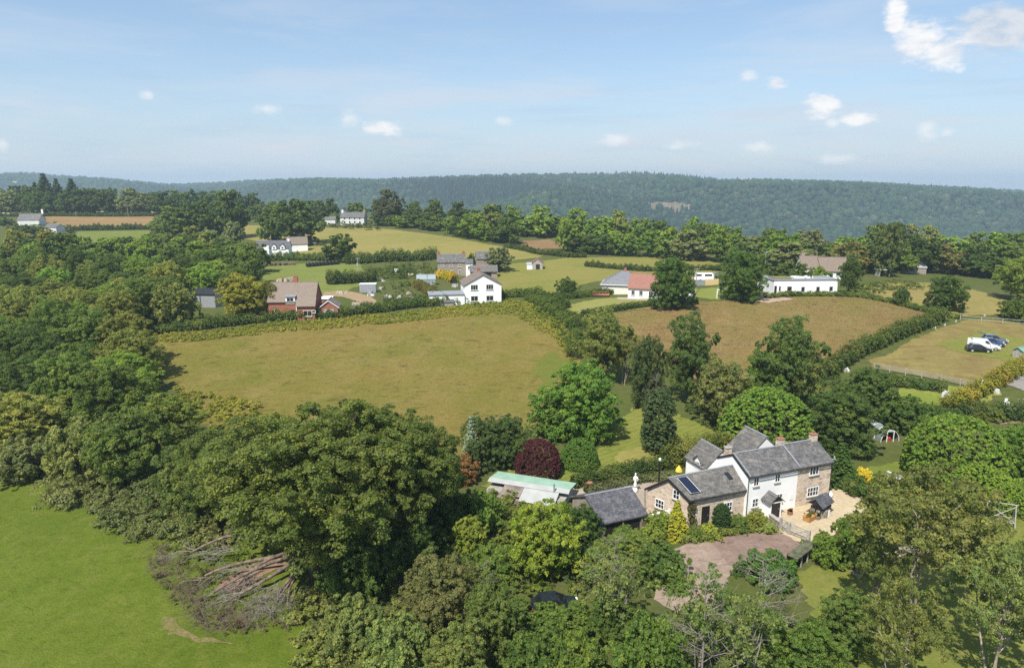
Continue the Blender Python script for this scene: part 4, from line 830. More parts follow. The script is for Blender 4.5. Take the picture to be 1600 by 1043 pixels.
H('hedge', 'low clipped hedge along the top of the patio garden', [(895, 762), (940, 748), (1000, 738), (1050, 728), (1090, 720)], 1.6, 1.5, (.055, .085, .022), .18, 80, wave=.1)
H('hedge', 'overgrown olive hedge behind the cottage wing', [(1040, 730), (1080, 720), (1120, 706), (1150, 700)], 3.0, 2.4, (.105, .12, .03), .2, 50)
H('hedge', 'planted border along the patio wall', [(915, 770), (960, 758), (1010, 750), (1050, 748)], 1.6, .7, (.09, .105, .05), .16, 80, cat='border')
H('hedge', 'mixed shrub border in front of the cottage wing', [(1060, 846), (1100, 842), (1140, 832), (1180, 826), (1206, 828)], 1.4, .7, (.12, .15, .035), .16, 90, cat='border')

# ------------------------------------------------------------------ uncountable undergrowth
BK = (.20, .215, .035)
scrub('bracken', 'yellow-green bracken fringe along the meadow hedge', [(225, 526), (330, 516), (430, 504), (590, 492), (700, 480), (790, 468), (850, 478), (905, 540), (898, 575), (868, 530), (800, 490), (700, 496), (590, 508), (430, 520), (300, 534), (240, 536)], BK, 1.7, (.3, .6), .6, .22, 4, 8)
scrub('bracken', 'yellow-green bracken at the near left corner of the meadow', [(270, 606), (360, 620), (450, 655), (460, 690), (330, 670), (280, 640)], BK, .9, (.5, .9), .7, .24, 4, 9)
scrub('bramble_scrub', 'green brambles along the hedge beside the sorrel field', [(850, 478), (905, 520), (925, 548), (900, 560), (870, 520), (830, 480)], (.085, .13, .024), .5, (.6, 1.0), .8, .28, 4, 9)
scrub('bramble_scrub', 'pale brambles spilling onto the pasture', [(60, 790), (100, 745), (230, 735), (330, 770), (400, 820), (400, 860), (330, 860), (250, 850), (160, 830), (130, 800)], (.13, .15, .06), .8, (.8, 1.8), .85, .24, 6, 14)
scrub('bramble_scrub', 'low scrub along the pasture edge of the left wood', [(-60, 735), (-60, 690), (60, 680), (140, 690), (230, 700), (300, 740), (330, 780), (230, 790), (120, 760), (60, 745)], (.11, .13, .05), .6, (.9, 1.9), .9, .24, 6, 14)
scrub('bramble_scrub', 'dense brambles in the foreground below the huge tree', [(440, 1010), (480, 930), (560, 900), (680, 900), (720, 960), (700, 1100), (500, 1100)], (.13, .16, .05), .55, (.8, 1.5), .8, .22, 6, 16)
scrub('bramble_scrub', 'green undergrowth between the yellow-green tree and the huge tree', [(660, 900), (690, 790), (740, 770), (880, 800), (920, 900), (900, 940), (830, 930), (760, 960)], (.10, .14, .03), .5, (.7, 1.4), .8, .22, 6, 15)
scrub('bramble_scrub', 'green undergrowth along the bottom edge', [(700, 1100), (720, 1000), (830, 960), (900, 965), (1000, 980), (1100, 1000), (1260, 960), (1300, 1000), (1340, 1100)], (.09, .13, .028), .4, (.7, 1.4), .8, .22, 6, 15)
scrub('bramble_scrub', 'shrubby undergrowth round the garage and driveway', [(880, 850), (930, 830), (1010, 835), (1060, 860), (1060, 890), (1000, 920), (900, 930)], (.105, .13, .034), .5, (.5, 1.0), .8, .2, 6, 14)
scrub('ground_ivy', 'undergrowth at the foot of the trees behind the cottage', [(1060, 640), (1180, 600), (1320, 600), (1400, 640), (1360, 690), (1280, 690), (1180, 700), (1120, 690)], (.06, .09, .022), .2, (.7, 1.4), .7, .26, 5, 10)
scrub('long_grass', 'tall pale grass beside the field gates', [(1275, 850), (1300, 826), (1330, 820), (1340, 850), (1300, 872)], (.13, .15, .03), 1.2, (.4, .8), 1.3, .22, 5, 10)
scrub('weeds', 'weeds and bushes among the junk in the neighbouring garden', [(590, 462), (600, 444), (650, 440), (690, 452), (690, 470), (620, 476)], (.09, .12, .03), .12, (.5, 1.2), .8, .34, 4, 8)
scrub('bramble_scrub', 'scrub beside the stone terrace garden', [(590, 425), (640, 412), (690, 418), (700, 430), (650, 436), (600, 438)], (.07, .105, .024), .2, (.8, 1.8), .8, .4, 4, 8)
scrub('bramble_scrub', 'scrub below the flat-roofed building', [(1340, 448), (1430, 440), (1440, 452), (1380, 462), (1340, 462)], (.085, .115, .028), .16, (.8, 1.6), .8, .4, 4, 8)
scrub('bramble_scrub', 'scrub round the vegetable garden', [(1500, 660), (1560, 640), (1640, 640), (1640, 680), (1540, 680)], (.095, .125, .03), .5, (.5, 1.0), .8, .24, 5, 10)
def tufts(name, label, pp, col, n, h, world=None):
    w = worldpoly(pp); lo, hi = w.min(0), w.max(0); p = rng.uniform(lo, hi, (n, 2)); p = p[inpoly(p, w)]; k = len(p); z = height(p[:, 0], p[:, 1]); a = rng.uniform(0, 6.28, k); s = h * rng.uniform(.5, 1.4, k)
    d = np.stack([np.cos(a), np.sin(a)], -1) * (s * .5)[:, None]; ln = rng.normal(0, .3, (k, 2)) * s[:, None]
    V = np.stack([np.column_stack([p - d, z + .02]), np.column_stack([p + d, z + .02]), np.column_stack([p + ln, z + s * .8])], 1)
    me = np_mesh(name, V.reshape(-1, 3), np.arange(k * 3).reshape(k, 3), M['leaf']); fattr(me, 'tint', rng.random(k)); fattr(me, 'clump', np.clip(.5 + .5 * np.sin(p[:, 0] * .12 + 2 * np.sin(p[:, 1] * .09)), 0, 1))
    o = link(name, me, None, kind='stuff', label=label, category='grass'); o.color = tuple(col) + (1,)
tufts('grass', 'tall seeding grass of the big meadow', meadow_px, (.21, .19, .075), 40000, .13)
tufts('grass', 'reddish seeding grass of the sorrel field', rfield_px, (.21, .17, .08), 40000, .16)
tufts('grass', 'short green grass of the pasture', pasture_px, (.17, .23, .03), 60000, .07)

scrub('dead_brush', 'brown dead leaves and brush among the fallen limbs', [(240, 860), (300, 850), (330, 880), (340, 940), (420, 975), (460, 960), (470, 985), (400, 995), (320, 985), (265, 950), (240, 905)], (.10, .078, .055), .8, (.4, .8), .7, .13, 4, 8)
scrub('bramble_scrub', 'green weeds growing through the fallen limbs', [(300, 870), (420, 870), (450, 960), (380, 960), (330, 930)], (.09, .12, .03), .4, (.3, .7), .7, .16, 4, 9)
scrub('bramble_scrub', 'bushes tucked in front of the far left farmhouse', [(0, 360), (40, 354), (110, 358), (110, 366), (20, 372)], (.055, .075, .02), .03, (1.5, 3), .9, .6, 5, 12)
scrub('bramble_scrub', 'bushes tucked in front of the white farmhouse', [(500, 354), (560, 352), (600, 358), (590, 361), (520, 357)], (.06, .08, .02), .05, (1.2, 2.2), .9, .5, 5, 12)

# ------------------------------------------------------------------ buildings
def lerp(a, c, t): return tuple(x + (y - x) * t for x, y in zip(a, c))
def gable(house, FL, FR, RR, RL, eF, eB, rz, t, wall, roof, ov=.25, z0=-.6, og=.2, thick=.14, wname='wall', rname='roof', ridge='lead', rz2=None):
    # walls and pitched roof over a four-cornered plan; ridge at fraction t from front to rear
    L, R = lerp(FL, RL, t), lerp(FR, RR, t); rzR = rz if rz2 is None else rz2; m = MB()
    m.poly([(*FL, z0), (*FR, z0), (*FR, eF), (*FL, eF)]); m.poly([(*RR, z0), (*RL, z0), (*RL, eB), (*RR, eB)])
    m.poly([(*RL, z0), (*FL, z0), (*FL, eF), (*L, rz), (*RL, eB)]); m.poly([(*FR, z0), (*RR, z0), (*RR, eB), (*R, rzR), (*FR, eF)])
    m.poly([(*FL, eF), (*FR, eF), (*R, rzR), (*L, rz)]); m.poly([(*RR, eB), (*RL, eB), (*L, rz), (*R, rzR)])
    w = m.build(wname, M[wall], house)
    def ext(p, q, k): d = np.array(q) - np.array(p); return np.array(p) + d * (1 + k / np.linalg.norm(d[:2]))
    m = MB(); zt = thick + .02
    for (A, B, e, flip) in ((FL, FR, eF, 0), (RL, RR, eB, 1)):
        a, c = np.array((*A, e)), np.array((*B, e)); l, r = np.array((*L, rz)), np.array((*R, rzR))
        a2, c2 = ext(l, a, ov), ext(r, c, ov); dl = unit((np.array((*FR, 0)) - np.array((*FL, 0)))[None])[0] * og
        q = [a2 - dl, c2 + dl, r + dl, l - dl]; q = [(p[0], p[1], p[2] + zt) for p in q]
        m.slab(q[::-1] if flip else q, thick)
    ro = m.build(rname, M[roof], house)
    m = MB(); l, r = np.array((*L, rz + zt + .03)), np.array((*R, rzR + zt + .03)); d = unit((r - l)[None])[0] * og; m.tube([l - d, r + d], .09, 6); m.build('ridge', M[ridge], ro)
    return w, ro
def win(house, p, d, w, h, nx=2, nz=2, sill=True, fr=.08, fm='frame', pane='glass', lintel=None):
    # window on a wall: p bottom-left corner (u,v,z) seen from outside, d direction along the wall
    z = p[2]; m = MB(); o1 = .07
    for x0, x1, z0, z1 in ((0, fr, 0, h), (w - fr, w, 0, h), (fr, w - fr, 0, fr), (fr, w - fr, h - fr, h)): m.obox(p, d, x0, x1, .005, o1, z + z0, z + z1)
    for i in range(1, nx): x = w * i / nx; m.obox(p, d, x - fr * .32, x + fr * .32, .006, o1 - .01, z + fr, z + h - fr)
    for i in range(1, nz):
        q = h * i / nz
        for k in range(nx): m.obox(p, d, w * k / nx + fr * .34, w * (k + 1) / nx - fr * .34, .007, o1 - .02, z + q - fr * .25, z + q + fr * .25)
    f = m.build('window', M[fm], house)
    m = MB(); m.obox(p, d, fr * .5, w - fr * .5, .001, .02, z + fr * .5, z + h - fr * .5); m.build('pane', M[pane], f)
    if sill: m = MB(); m.obox(p, d, -.08, w + .08, .004, .16, z - .09, z - .004); m.build('sill', M['sill'], f)
    if lintel: m = MB(); m.obox(p, d, -.12, w + .12, .004, .03, z + h + .01, z + h + .16); m.build('lintel', M[lintel], f)
    return f
def door(house, p, d, w, h, mat='dark', fm='dark', glass=False):
    m = MB(); z = p[2]; m.obox(p, d, .06, w - .06, .004, .05, z, z + h - .06); dr = m.build('door', M[mat], house)
    m = MB(); m.obox(p, d, 0, .06, .004, .08, z, z + h); m.obox(p, d, w - .06, w, .004, .08, z, z + h); m.obox(p, d, .06, w - .06, .004, .08, z + h - .06, z + h); m.build('frame', M[fm], dr)
    m = MB(); m.obox(p, d, w - .18, w - .12, .05, .1, z + 1.0, z + 1.06); m.build('handle', M['galv'], dr)
def chimney(parent, u, v, z0, z1, w=.7, dd=.55, mat='stone', pots=1, potmat='terracotta'):
    m = MB(); m.box(u - w / 2, u + w / 2, v - dd / 2, v + dd / 2, z0, z1); c = m.build('chimney', M[mat], parent)
    m = MB(); m.box(u - w / 2 - .06, u + w / 2 + .06, v - dd / 2 - .06, v + dd / 2 + .06, z1 + .002, z1 + .08)
    for k in range(pots): m2 = u + (k - (pots - 1) / 2) * .32; m.lathe(m2, v, [(z1 + .1, .10), (z1 + .32, .085), (z1 + .36, .11), (z1 + .38, .11)], 8)
    mm = m.build('chimney_pot', M[potmat], parent); mm.parent = parent
    return c
def gutter(house, pts, r=.06): m = MB(); m.tube(pts, r, 6); return m.build('gutter', M['black'], house)

cot = thing('cottage', (25.66, 69.07, 0), math.radians(20.6), 'white and rubble-stone cottage with slate roofs at lower right', 'house')
# white rendered block, stone block, same roofline
gable(cot, (0, 0), (6.9, 0), (6.9, 5.4), (0, 5.4), 4.9, 4.9, 6.3, .5, 'white', 'slate', .28, og=.02)
gable(cot, (6.92, -.03), (11.76, -.03), (11.76, 5.43), (6.92, 5.43), 4.93, 4.93, 6.42, .5, 'stone', 'slate', .28, og=.03)
# left wing of stone with skewed gable
gable(cot, (-7.35, .32), (-.01, .32), (-.01, 5.2), (-9.3, 5.2), 3.35, 2.7, 4.75, .47, 'stone', 'slate2', .3, og=.12, rz2=4.95)
m = MB(); m.obox((-9.42, 5.45), unit(np.array([[2.0, -5.2]]))[0], 0, 5.85, .14, .2, 2.5, 2.7)
# rear wings
gable(cot, (2.6, 5.35), (2.6, 9.2), (-1.5, 9.2), (-1.5, 5.35), 3.8, 3.8, 5.55, .5, 'white', 'slate2', .25, og=.1)
gable(cot, (9.2, 5.3), (9.2, 9.0), (4.4, 9.0), (4.4, 5.3), 4.4, 4.4, 6.45, .5, 'white', 'slate2', .25, og=.1)
gable(cot, (-1.5, 7.4), (-1.5, 6.0), (.5, 6.0), (.5, 7.4), 4.35, 4.35, 5.0, .01, 'white', 'slate2', .02, og=.2, thick=.08, z0=3.0) if False else None
dm = MB(); dm.poly([(-1.56, 7.5, 3.2), (-1.56, 6.0, 3.2), (-1.56, 6.0, 4.25), (-1.56, 6.75, 4.9), (-1.56, 7.5, 4.25)]); dm.poly([(-1.56, 6.0, 3.2), (0, 6.0, 3.2), (0, 6.0, 4.25), (-1.56, 6.0, 4.25)]); dm.poly([(0, 7.5, 3.2), (-1.56, 7.5, 3.2), (-1.56, 7.5, 4.25), (0, 7.5, 4.25)])
dormer = dm.build('dormer', M['white'], cot)
dm = MB(); dm.slab([(-1.8, 5.85, 4.18), (.4, 5.85, 4.18), (.4, 6.75, 5.02), (-1.8, 6.75, 5.02)], .1); dm.slab([(-1.8, 6.75, 5.02), (.4, 6.75, 5.02), (.4, 7.65, 4.18), (-1.8, 7.65, 4.18)], .1); dm.build('dormer_roof', M['slate2'], dormer)
win(cot, (-1.56, 6.3, 3.35), (0, -1), .1, .1, 1, 1, False) if False else None
win(cot, (-1.57, 7.1, 3.4), (0, -1), .7, .75, 2, 2, False)
for u, z, w, h, nx in ((.75, 3.55, .75, 1.0, 2), (3.65, 3.55, .75, 1.0, 2), (.78, 1.05, .85, 1.05, 2), (4.15, 1.05, .8, 1.05, 2)): win(cot, (u, 0, z), (1, 0), w, h, nx, 2)
win(cot, (8.5, -.03, 3.6), (1, 0), 1.35, 1.05, 3, 2, lintel='sill'); win(cot, (8.45, -.03, 1.0), (1, 0), 1.65, 1.15, 4, 2, lintel='sill')
mt = MB(); mt.obox((6.0, 0), (1, 0), 0, .45, .004, .06, 1.1, 1.75); mt.build('meter_box', M['frame'], cot)
FD = unit(np.array([[1.95, -4.88]]))[0]                      # along the skewed gable, rear to front
win(cot, (-9.3 + FD[0] * 1.15, 5.2 + FD[1] * 1.15, .95), FD, 1.15, 1.05, 3, 2); win(cot, (-9.3 + FD[0] * 3.35, 5.2 + FD[1] * 3.35, 2.75), FD, .85, 1.1, 2, 2)
door(cot, (-5.55, .32, 0), (1, 0), .95, 2.1); win(cot, (-6.75, .32, .85), (1, 0), .5, .95, 1, 2); win(cot, (-2.7, .32, 1.0), (1, 0), 1.1, 1.1, 3, 2)
m = MB()                                                      # dark barge boards on the wing gable
for a, c in (((-7.35, .32, 3.35), (-8.27, 2.61, 4.75)), ((-8.27, 2.61, 4.75), (-9.3, 5.2, 2.7))):
    a, c = np.array(a), np.array(c); d = (c - a); e = unit(d[None])[0] * .3; nrm = np.array([-.93, -.37, 0]) * .2
    lo_, hi_ = (a - e, c) if a[1] < 1 else (a, c + e); m.hexa([lo_ + nrm + (0, 0, -.12), hi_ + nrm + (0, 0, -.12), hi_ + nrm * 1.25 + (0, 0, -.12), lo_ + nrm * 1.25 + (0, 0, -.12)], [lo_ + nrm + (0, 0, .14), hi_ + nrm + (0, 0, .14), hi_ + nrm * 1.25 + (0, 0, .14), lo_ + nrm * 1.25 + (0, 0, .14)])
m.build('barge_board', M['dark'], cot)
# barge boards of the white gable
m = MB()
for a, c in (((-.05, -.28, 4.78), (-.05, 2.7, 6.32)), ((-.05, 2.7, 6.32), (-.05, 5.68, 4.78))):
    a, c = np.array(a), np.array(c); m.hexa([a + (-.06, 0, -.1), c + (-.06, 0, -.1), c + (.0, 0, -.1), a + (.0, 0, -.1)], [a + (-.06, 0, .12), c + (-.06, 0, .12), c + (.0, 0, .12), a + (.0, 0, .12)])
m.build('barge_board', M['dark'], cot)
# solar panel and roof light lie in the wing's front slope (from (v=.02, z=3.3) up to (v=2.6, z=4.85))
def on_slope(u, t, lift): return (u, .02 + 2.6 * t, 3.33 + 1.56 * t + lift)
m = MB(); q = [on_slope(-6.95, .16, .26), on_slope(-5.75, .16, .26), on_slope(-6.35, .86, .26), on_slope(-7.55, .86, .26)]; m.slab(q, .06); sp_ = m.build('solar_panel', M['solar'], cot)
m = MB()
for a, c in zip(q, q[1:] + q[:1]): m.tube([a, c], .025, 4)
m.build('panel_frame', M['metalgrey'], sp_)
m = MB(); q = [on_slope(-1.5, .45, .27), on_slope(-1.0, .45, .27), on_slope(-1.15, .75, .27), on_slope(-1.65, .75, .27)]; m.slab(q, .08); m.build('roof_light', M['glass'], cot)
roofs = [c for c in cot.children if c.name.startswith('roof')]
chimney(cot, 11.35, 2.7, 6.0, 7.25, .75, .6); chimney(cot, 6.9, 3.1, 5.9, 7.15, .8, .6); chimney(cot, .55, 4.3, 5.0, 6.5, .7, .55, pots=1, potmat='sill')
gutter(cot, [(-.02, -.33, 4.72), (11.8, -.36, 4.74)]); gutter(cot, [(-7.5, .0, 3.15), (-.05, .0, 3.15)])
m = MB(); m.tube([(.08, -.3, 4.7), (.08, -.07, 4.5), (.08, -.07, 0)], .045, 6); m.build('downpipe', M['black'], cot); m = MB(); m.tube([(11.7, -.35, 4.7), (11.7, -.1, 4.5), (11.7, -.1, 0)], .045, 6); m.build('downpipe', M['black'], cot)
m = MB(); m.tube([(-9.55, 5.3, 2.5), (-9.55, 5.1, 0)], .04, 6); m.build('downpipe', M['black'], cot)
m = MB(); m.slab([(6.8, -.3, 5.03), (6.98, -.3, 5.03), (6.98, 2.7, 6.62), (6.8, 2.7, 6.62)], .04); m.build('roof_flashing', M['lead'], cot)
m = MB(); m.slab([(.02, -.29, 5.0), (.16, -.29, 5.0), (.16, 2.7, 6.54), (.02, 2.7, 6.54)], .03); m.build('roof_flashing', M['lead'], cot)
# porch
m = MB(); m.box(2.25, 2.37, -1.3, -.01, 0, 1.9); m.box(3.63, 3.75, -1.3, -.01, 0, 1.9); m.box(2.25, 3.75, -1.3, -1.2, 1.8, 1.95); po = m.build('porch', M['white'], cot)
m = MB(); m.slab([(2.0, -1.55, 1.85), (2.0, -1.55, 1.85), (3.0, -1.55, 2.75), (3.0, .0, 2.75)][0:0] or [(1.95, -1.5, 1.92), (3.0, -1.5, 2.78), (3.0, -.01, 2.78), (1.95, -.01, 1.92)], .1); m.slab([(3.0, -1.5, 2.78), (4.05, -1.5, 1.92), (4.05, -.01, 1.92), (3.0, -.01, 2.78)], .1); m.build('porch_roof', M['slate'], po)
m = MB(); m.poly([(2.2, -1.32, 1.96), (3.8, -1.32, 1.96), (3.0, -1.32, 2.66)]); m.build('porch_gable', M['dark'], po)
door(cot, (2.45, -1.2, 0), (1, 0), 1.1, 1.85)  # dark door in the porch front, also painting the shade of its interior
# dish, white round vent things on the right gable
m = MB(); m.tube([(11.8, .2, 4.9), (12.1, .1, 5.1)], .03, 5)
for k in range(1): m.tube([(12.1, .1, 5.1), (12.14, .05, 5.13), (12.2, 0, 5.16)], [.1, .28, .36], 14)
m.build('satellite_dish', M['galv'], cot)
m = MB(); m.box(11.78, 12.0, 1.0, 2.4, 1.2, 3.0); m.build('gable_cupboard', M['white'], cot)
# climbing plant on the wing corner
r_ = np.random.default_rng(5); cp = np.column_stack([r_.uniform(-7.3, -6.6, 60), r_.uniform(.0, .25, 60), r_.uniform(.3, 3.2, 60)]); P_, N_, s_, t_, c_ = clump_leaves(cp, np.full(60, .22), 3, 7, .14, r_, 1, 0)
cl_ = link('climber', leafmesh('climber', P_, N_, s_, t_, c_), cot); cl_.color = (.16, .15, .05, 1)

def W(u, v, z=0.): c, s = math.cos(math.radians(20.6)), math.sin(math.radians(20.6)); x, y = 25.66 + u * c - v * s, 69.07 + u * s + v * c; return np.array([x, y, ground_z(x, y) + z])
R20 = math.radians(20.6)
# garage
g = thing('garage', W(-17.4, .95), R20 + .03, 'open-fronted outbuilding with dark slate roof left of the cottage', 'outbuilding')
gable(g, (0, 0), (5.3, 0), (5.3, 6.2), (0, 6.2), 2.15, 2.15, 3.6, .5, 'stonegrey', 'slate_dark', .35, og=.2)
m = MB(); m.obox((.5, 0), (1, 0), 0, 4.2, .004, .03, 0, 1.9); m.build('doorway', M['dark'], g)  # dark sheet on the closed wall paints the shade of the open front
m = MB(); [m.box(x, x + .16, -.2, -.04, 0, 2.1) for x in (.3, 2.5, 4.8)]; m.build('post', M['wood'], g)
m = MB(); m.box(0, 4.0, -.1, .1, 0, 1.3); wl = m.build('garden_wall', M['white'], thing('low_wall', W(-12.2, 1.9), R20 + .1, 'low white wall between garage and stone gable', 'wall'))
# statue
st_ = thing('statue', W(-8.2, 9.6), 0, 'white standing garden statue behind the stone gable', 'statue')
m = MB(); m.lathe(0, 0, [(0, .32), (.5, .3), (.52, .24), (.7, .2)], 10); m.build('plinth', M['frame'], st_, True)
m = MB(); m.lathe(0, 0, [(.7, .22), (1.0, .2), (1.4, .15), (1.7, .17), (1.95, .2), (2.1, .12), (2.14, .06), (2.2, .07), (2.3, .11), (2.4, .1), (2.48, .03)], 10); m.tube([(.16, 0, 2.02), (.3, -.1, 1.7), (.2, -.22, 1.5)], [.06, .05, .04], 6); m.tube([(-.16, 0, 2.02), (-.24, -.05, 1.7), (-.16, -.16, 1.5)], [.06, .05, .04], 6); m.build('figure', M['frame'], st_, True)
# flue pipe of the wing
fl_ = thing('flue_pipe', W(-8.0, 5.0), 0, 'tall black flue pipe rising behind the stone gable with pale cowl', 'flue'); m = MB(); m.cyl(0, 0, 0, 5.9, .1, .1, 8); m.build('pipe', M['black'], fl_); m = MB(); m.lathe(0, 0, [(5.9, .13), (6.1, .15), (6.2, .05)], 8); m.build('cowl', M['frame'], fl_)
m = MB(); m.tube([(0, 0, 4.7), (1.6, 1.1, 3.2)], .04, 5); m.build('stay', M['greywood'], fl_)
# parasol (yellow) behind roof
pa = thing('parasol', W(-3.6, 7.6), 0, 'folded yellow parasol behind the wing roof', 'parasol'); m = MB(); m.cyl(0, 0, 0, 3.6, .03, .03, 6); m.build('pole', M['wood'], pa); m = MB(); m.lathe(0, 0, [(2.7, .05), (2.85, .42), (3.2, .3), (3.6, .03)], 10); m.build('canopy', plain('yellow_cloth', (.7, .48, .06), .8), pa)
# well
wl_ = thing('well', W(8.15, -2.35), R20 + .35, 'stone garden well with little slate roof on the gravel', 'well')
m = MB(); m.lathe(0, 0, [(0, .95), (.9, .95), (.92, .7), (.3, .7)], 14); m.build('stone_ring', M['drystone'], wl_)
for s in (-1, 1): m = MB(); m.box(s * .95 - .07, s * .95 + .07, -.07, .07, 0, 2.0); m.build('post', M['dark'], wl_)
m = MB(); m.slab([(-1.35, -.95, 1.55), (1.35, -.95, 1.55), (1.35, 0, 2.35), (-1.35, 0, 2.35)], .08); m.slab([(-1.35, 0, 2.35), (1.35, 0, 2.35), (1.35, .95, 1.55), (-1.35, .95, 1.55)], .08); m.build('roof', M['slate_dark'], wl_)
m = MB(); m.tube([(-.9, 0, 1.25), (.9, 0, 1.25)], .09, 8); m.build('windlass', M['wood'], wl_)
for s in (-1, 1): m = MB(); m.poly([(s * 1.2, -.8, 1.6), (s * 1.2, .8, 1.6), (s * 1.2, 0, 2.24)]); m.build('gable_board', M['dark'], wl_)
m = MB(); m.box(-.02, .35, -1.02, -.965, .1, .9); m.build('white_panel', M['frame'], wl_)
# wooden trough, barrels, pots
t_ = thing('planter', W(6.35, -2.9), R20 + .3, 'orange wooden planter trough beside the well', 'planter')
om = plain('orange_wood', (.42, .22, .07), .7, .25, 3)
m = MB(); m.hexa([(-.8, -.35, .08), (.8, -.35, .08), (.8, .35, .08), (-.8, .35, .08)], [(-.9, -.42, .62), (.9, -.42, .62), (.9, .42, .62), (-.9, .42, .62)]); m.build('trough', om, t_); m = MB(); [m.box(x - .08, x + .08, -.3, .3, 0, .09) for x in (-.6, .6)]; m.build('foot', M['wood'], t_)
P_, N_, s_, t2_, c_ = clump_leaves(np.column_stack([rng.uniform(-.8, .8, 14), rng.uniform(-.3, .3, 14), np.full(14, .7)]), np.full(14, .2), 3, 8, .12, rng); o = link('flowers', leafmesh('flowers', P_, N_, s_, t2_, c_), t_); o.color = (.12, .14, .03, 1)
for i, (u, v, lab) in enumerate(((7.2, -3.1, 'brown barrel pot between planter and well'), (9.6, -1.9, 'brown pot right of the well'), (10.2, -1.6, 'small terracotta pot farthest right of the well'), (5.1, -1.2, 'low terracotta bowl left of the planter'))):
    p_ = thing('flower_pot', W(u, v), 0, lab, 'pot', 'pots on the gravel'); m = MB(); m.lathe(0, 0, [(0, .22), (.45, .32), (.5, .34), (.5, .28), (.42, .27)], 10); m.build('pot', M['wood'] if i < 2 else M['terracotta'], p_)
    P_, N_, s_, t2_, c_ = clump_leaves(np.array([(0, 0, .6), (.12, .1, .7)]), np.array([.24, .2]), 4, 9, .12, rng); o = link('plant', leafmesh('plant', P_, N_, s_, t2_, c_), p_); o.color = (.14, .06, .05, 1) if i % 2 else (.08, .12, .03, 1)
fp = thing('flower_pot', G(920, 763), 0, 'terracotta urn on the patio wall above the garage roof', 'pot'); m = MB(); m.lathe(0, 0, [(0, .25), (.3, .3), (.6, .42), (.8, .5), (.84, .5), (.8, .4)], 10); m.build('pot', M['terracotta'], fp)
bt = thing('upturned_boat', W(12.7, 1.2), R20 + 1.2, 'white plastic tank leaning at the right gable of the cottage', 'tank'); m = MB(); m.tube([(-1.1, 0, .35), (-.9, 0, .35), (.9, 0, .35), (1.1, 0, .35)], [.15, .38, .38, .15], 10); m.build('tank', M['white'], bt, True); m = MB(); [m.box(x - .06, x + .06, -.3, .3, 0, .12) for x in (-.6, .6)]; m.build('cradle', M['wood'], bt)
bt.name = 'water_tank'
# gates
def fieldgate(A, B, label, n=5):
    A, B = np.array(A, float), np.array(B, float); L = np.linalg.norm((B - A)[:2]); t = thing('field_gate', A, math.atan2(B[1] - A[1], B[0] - A[0]), label, 'gate')
    for x in (0, L): m = MB(); m.box(x - .11, x + .11, -.11, .11, -.2, 1.35); m.build('gate_post', M['greywood'], t)
    for x in (.16, L - .16): m = MB(); m.box(x - .05, x + .05, -.045, .045, .12, 1.2); m.build('stile', M['greywood'], t)
    for k in range(n): z = .18 + .24 * k; m = MB(); m.box(.215, L - .215, -.02, .02, z, z + .1); m.build('bar', M['greywood'], t)
    m = MB(); m.tube([(.25, -.03, .2), (L - .25, -.03, 1.15)], .04, 4); m.build('brace', M['greywood'], t)
fieldgate(G(1219, 826), G(1231, 833), 'narrow wooden gate next to the pale flowering shrub'); fieldgate(G(1232, 834), G(1263, 847), 'wide five-bar wooden gate between driveway and gravel yard')
# garden wall by the gate
sw = thing('stone_wall', G(1203, 815), 0, 'low grey stone wall between the gate and the porch', 'wall'); d_ = G(1218, 826) - G(1203, 815); m = MB(); L_ = np.linalg.norm(d_[:2]); dd_ = d_[:2] / L_; m.obox((0, 0), dd_, 0, L_, -.2, .2, -.2, .85); m.build('wall', M['drystone'], sw); m = MB(); m.obox((0, 0), dd_, -.03, L_ + .03, -.24, .24, .852, .94); m.build('coping', M['sill'], sw)
# shed with green corrugated roof
sh = thing('shed', G(757, 774) - np.array([0, 0, 1.1]), math.radians(-20), 'long low shed with pale green corrugated roof', 'shed')
gm = plain('green_sheet', srgb(146, 178, 156), .6, .1, .8, .4); wm_ = plain('white_sheet', srgb(165, 166, 162), .5, .1, .8, .4); rm_ = plain('rusty_sheet', srgb(122, 112, 102), .85, .35, 1.5)
m = MB(); m.box(.2, 9.6, .1, 4.0, -.6, 1.9); m.build('wall', M['greywood'], sh)
def corrug(x0, x1, a, c, mat, nm):   # sheet from (y,z)=a to c with ribs along the slope
    m = MB(); n = max(2, int((x1 - x0) / .14)); xs = np.linspace(x0, x1, n + 1)
    for i in range(n):
        z0, z1 = (.03 if i % 2 else 0), (0 if i % 2 else .03); m.poly([(xs[i], a[0], a[1] + z0), (xs[i + 1], a[0], a[1] + z1), (xs[i + 1], c[0], c[1] + z1), (xs[i], c[0], c[1] + z0)])
    return m.build(nm, mat, sh)
corrug(0, 9.9, (1.75, 2.7), (4.4, 2.35), gm, 'green_roof'); corrug(0, 9.9, (.9, 2.5), (1.72, 2.72), wm_, 'white_roof_strip'); corrug(4.6, 8.8, (-1.2, 1.75), (.87, 2.48), wm_, 'white_roof_sheets'); corrug(2.2, 4.55, (-.6, 1.9), (.87, 2.46), rm_, 'rusty_roof_sheets')
m = MB(); m.box(0, 9.9, -.9, .08, -.5, 1.6); m.build('lean_to', M['wood'], sh); m = MB(); m.cyl(8.2, .9, 2.3, 3.5, .1, .1, 8); m.build('flue', M['lead'], sh)
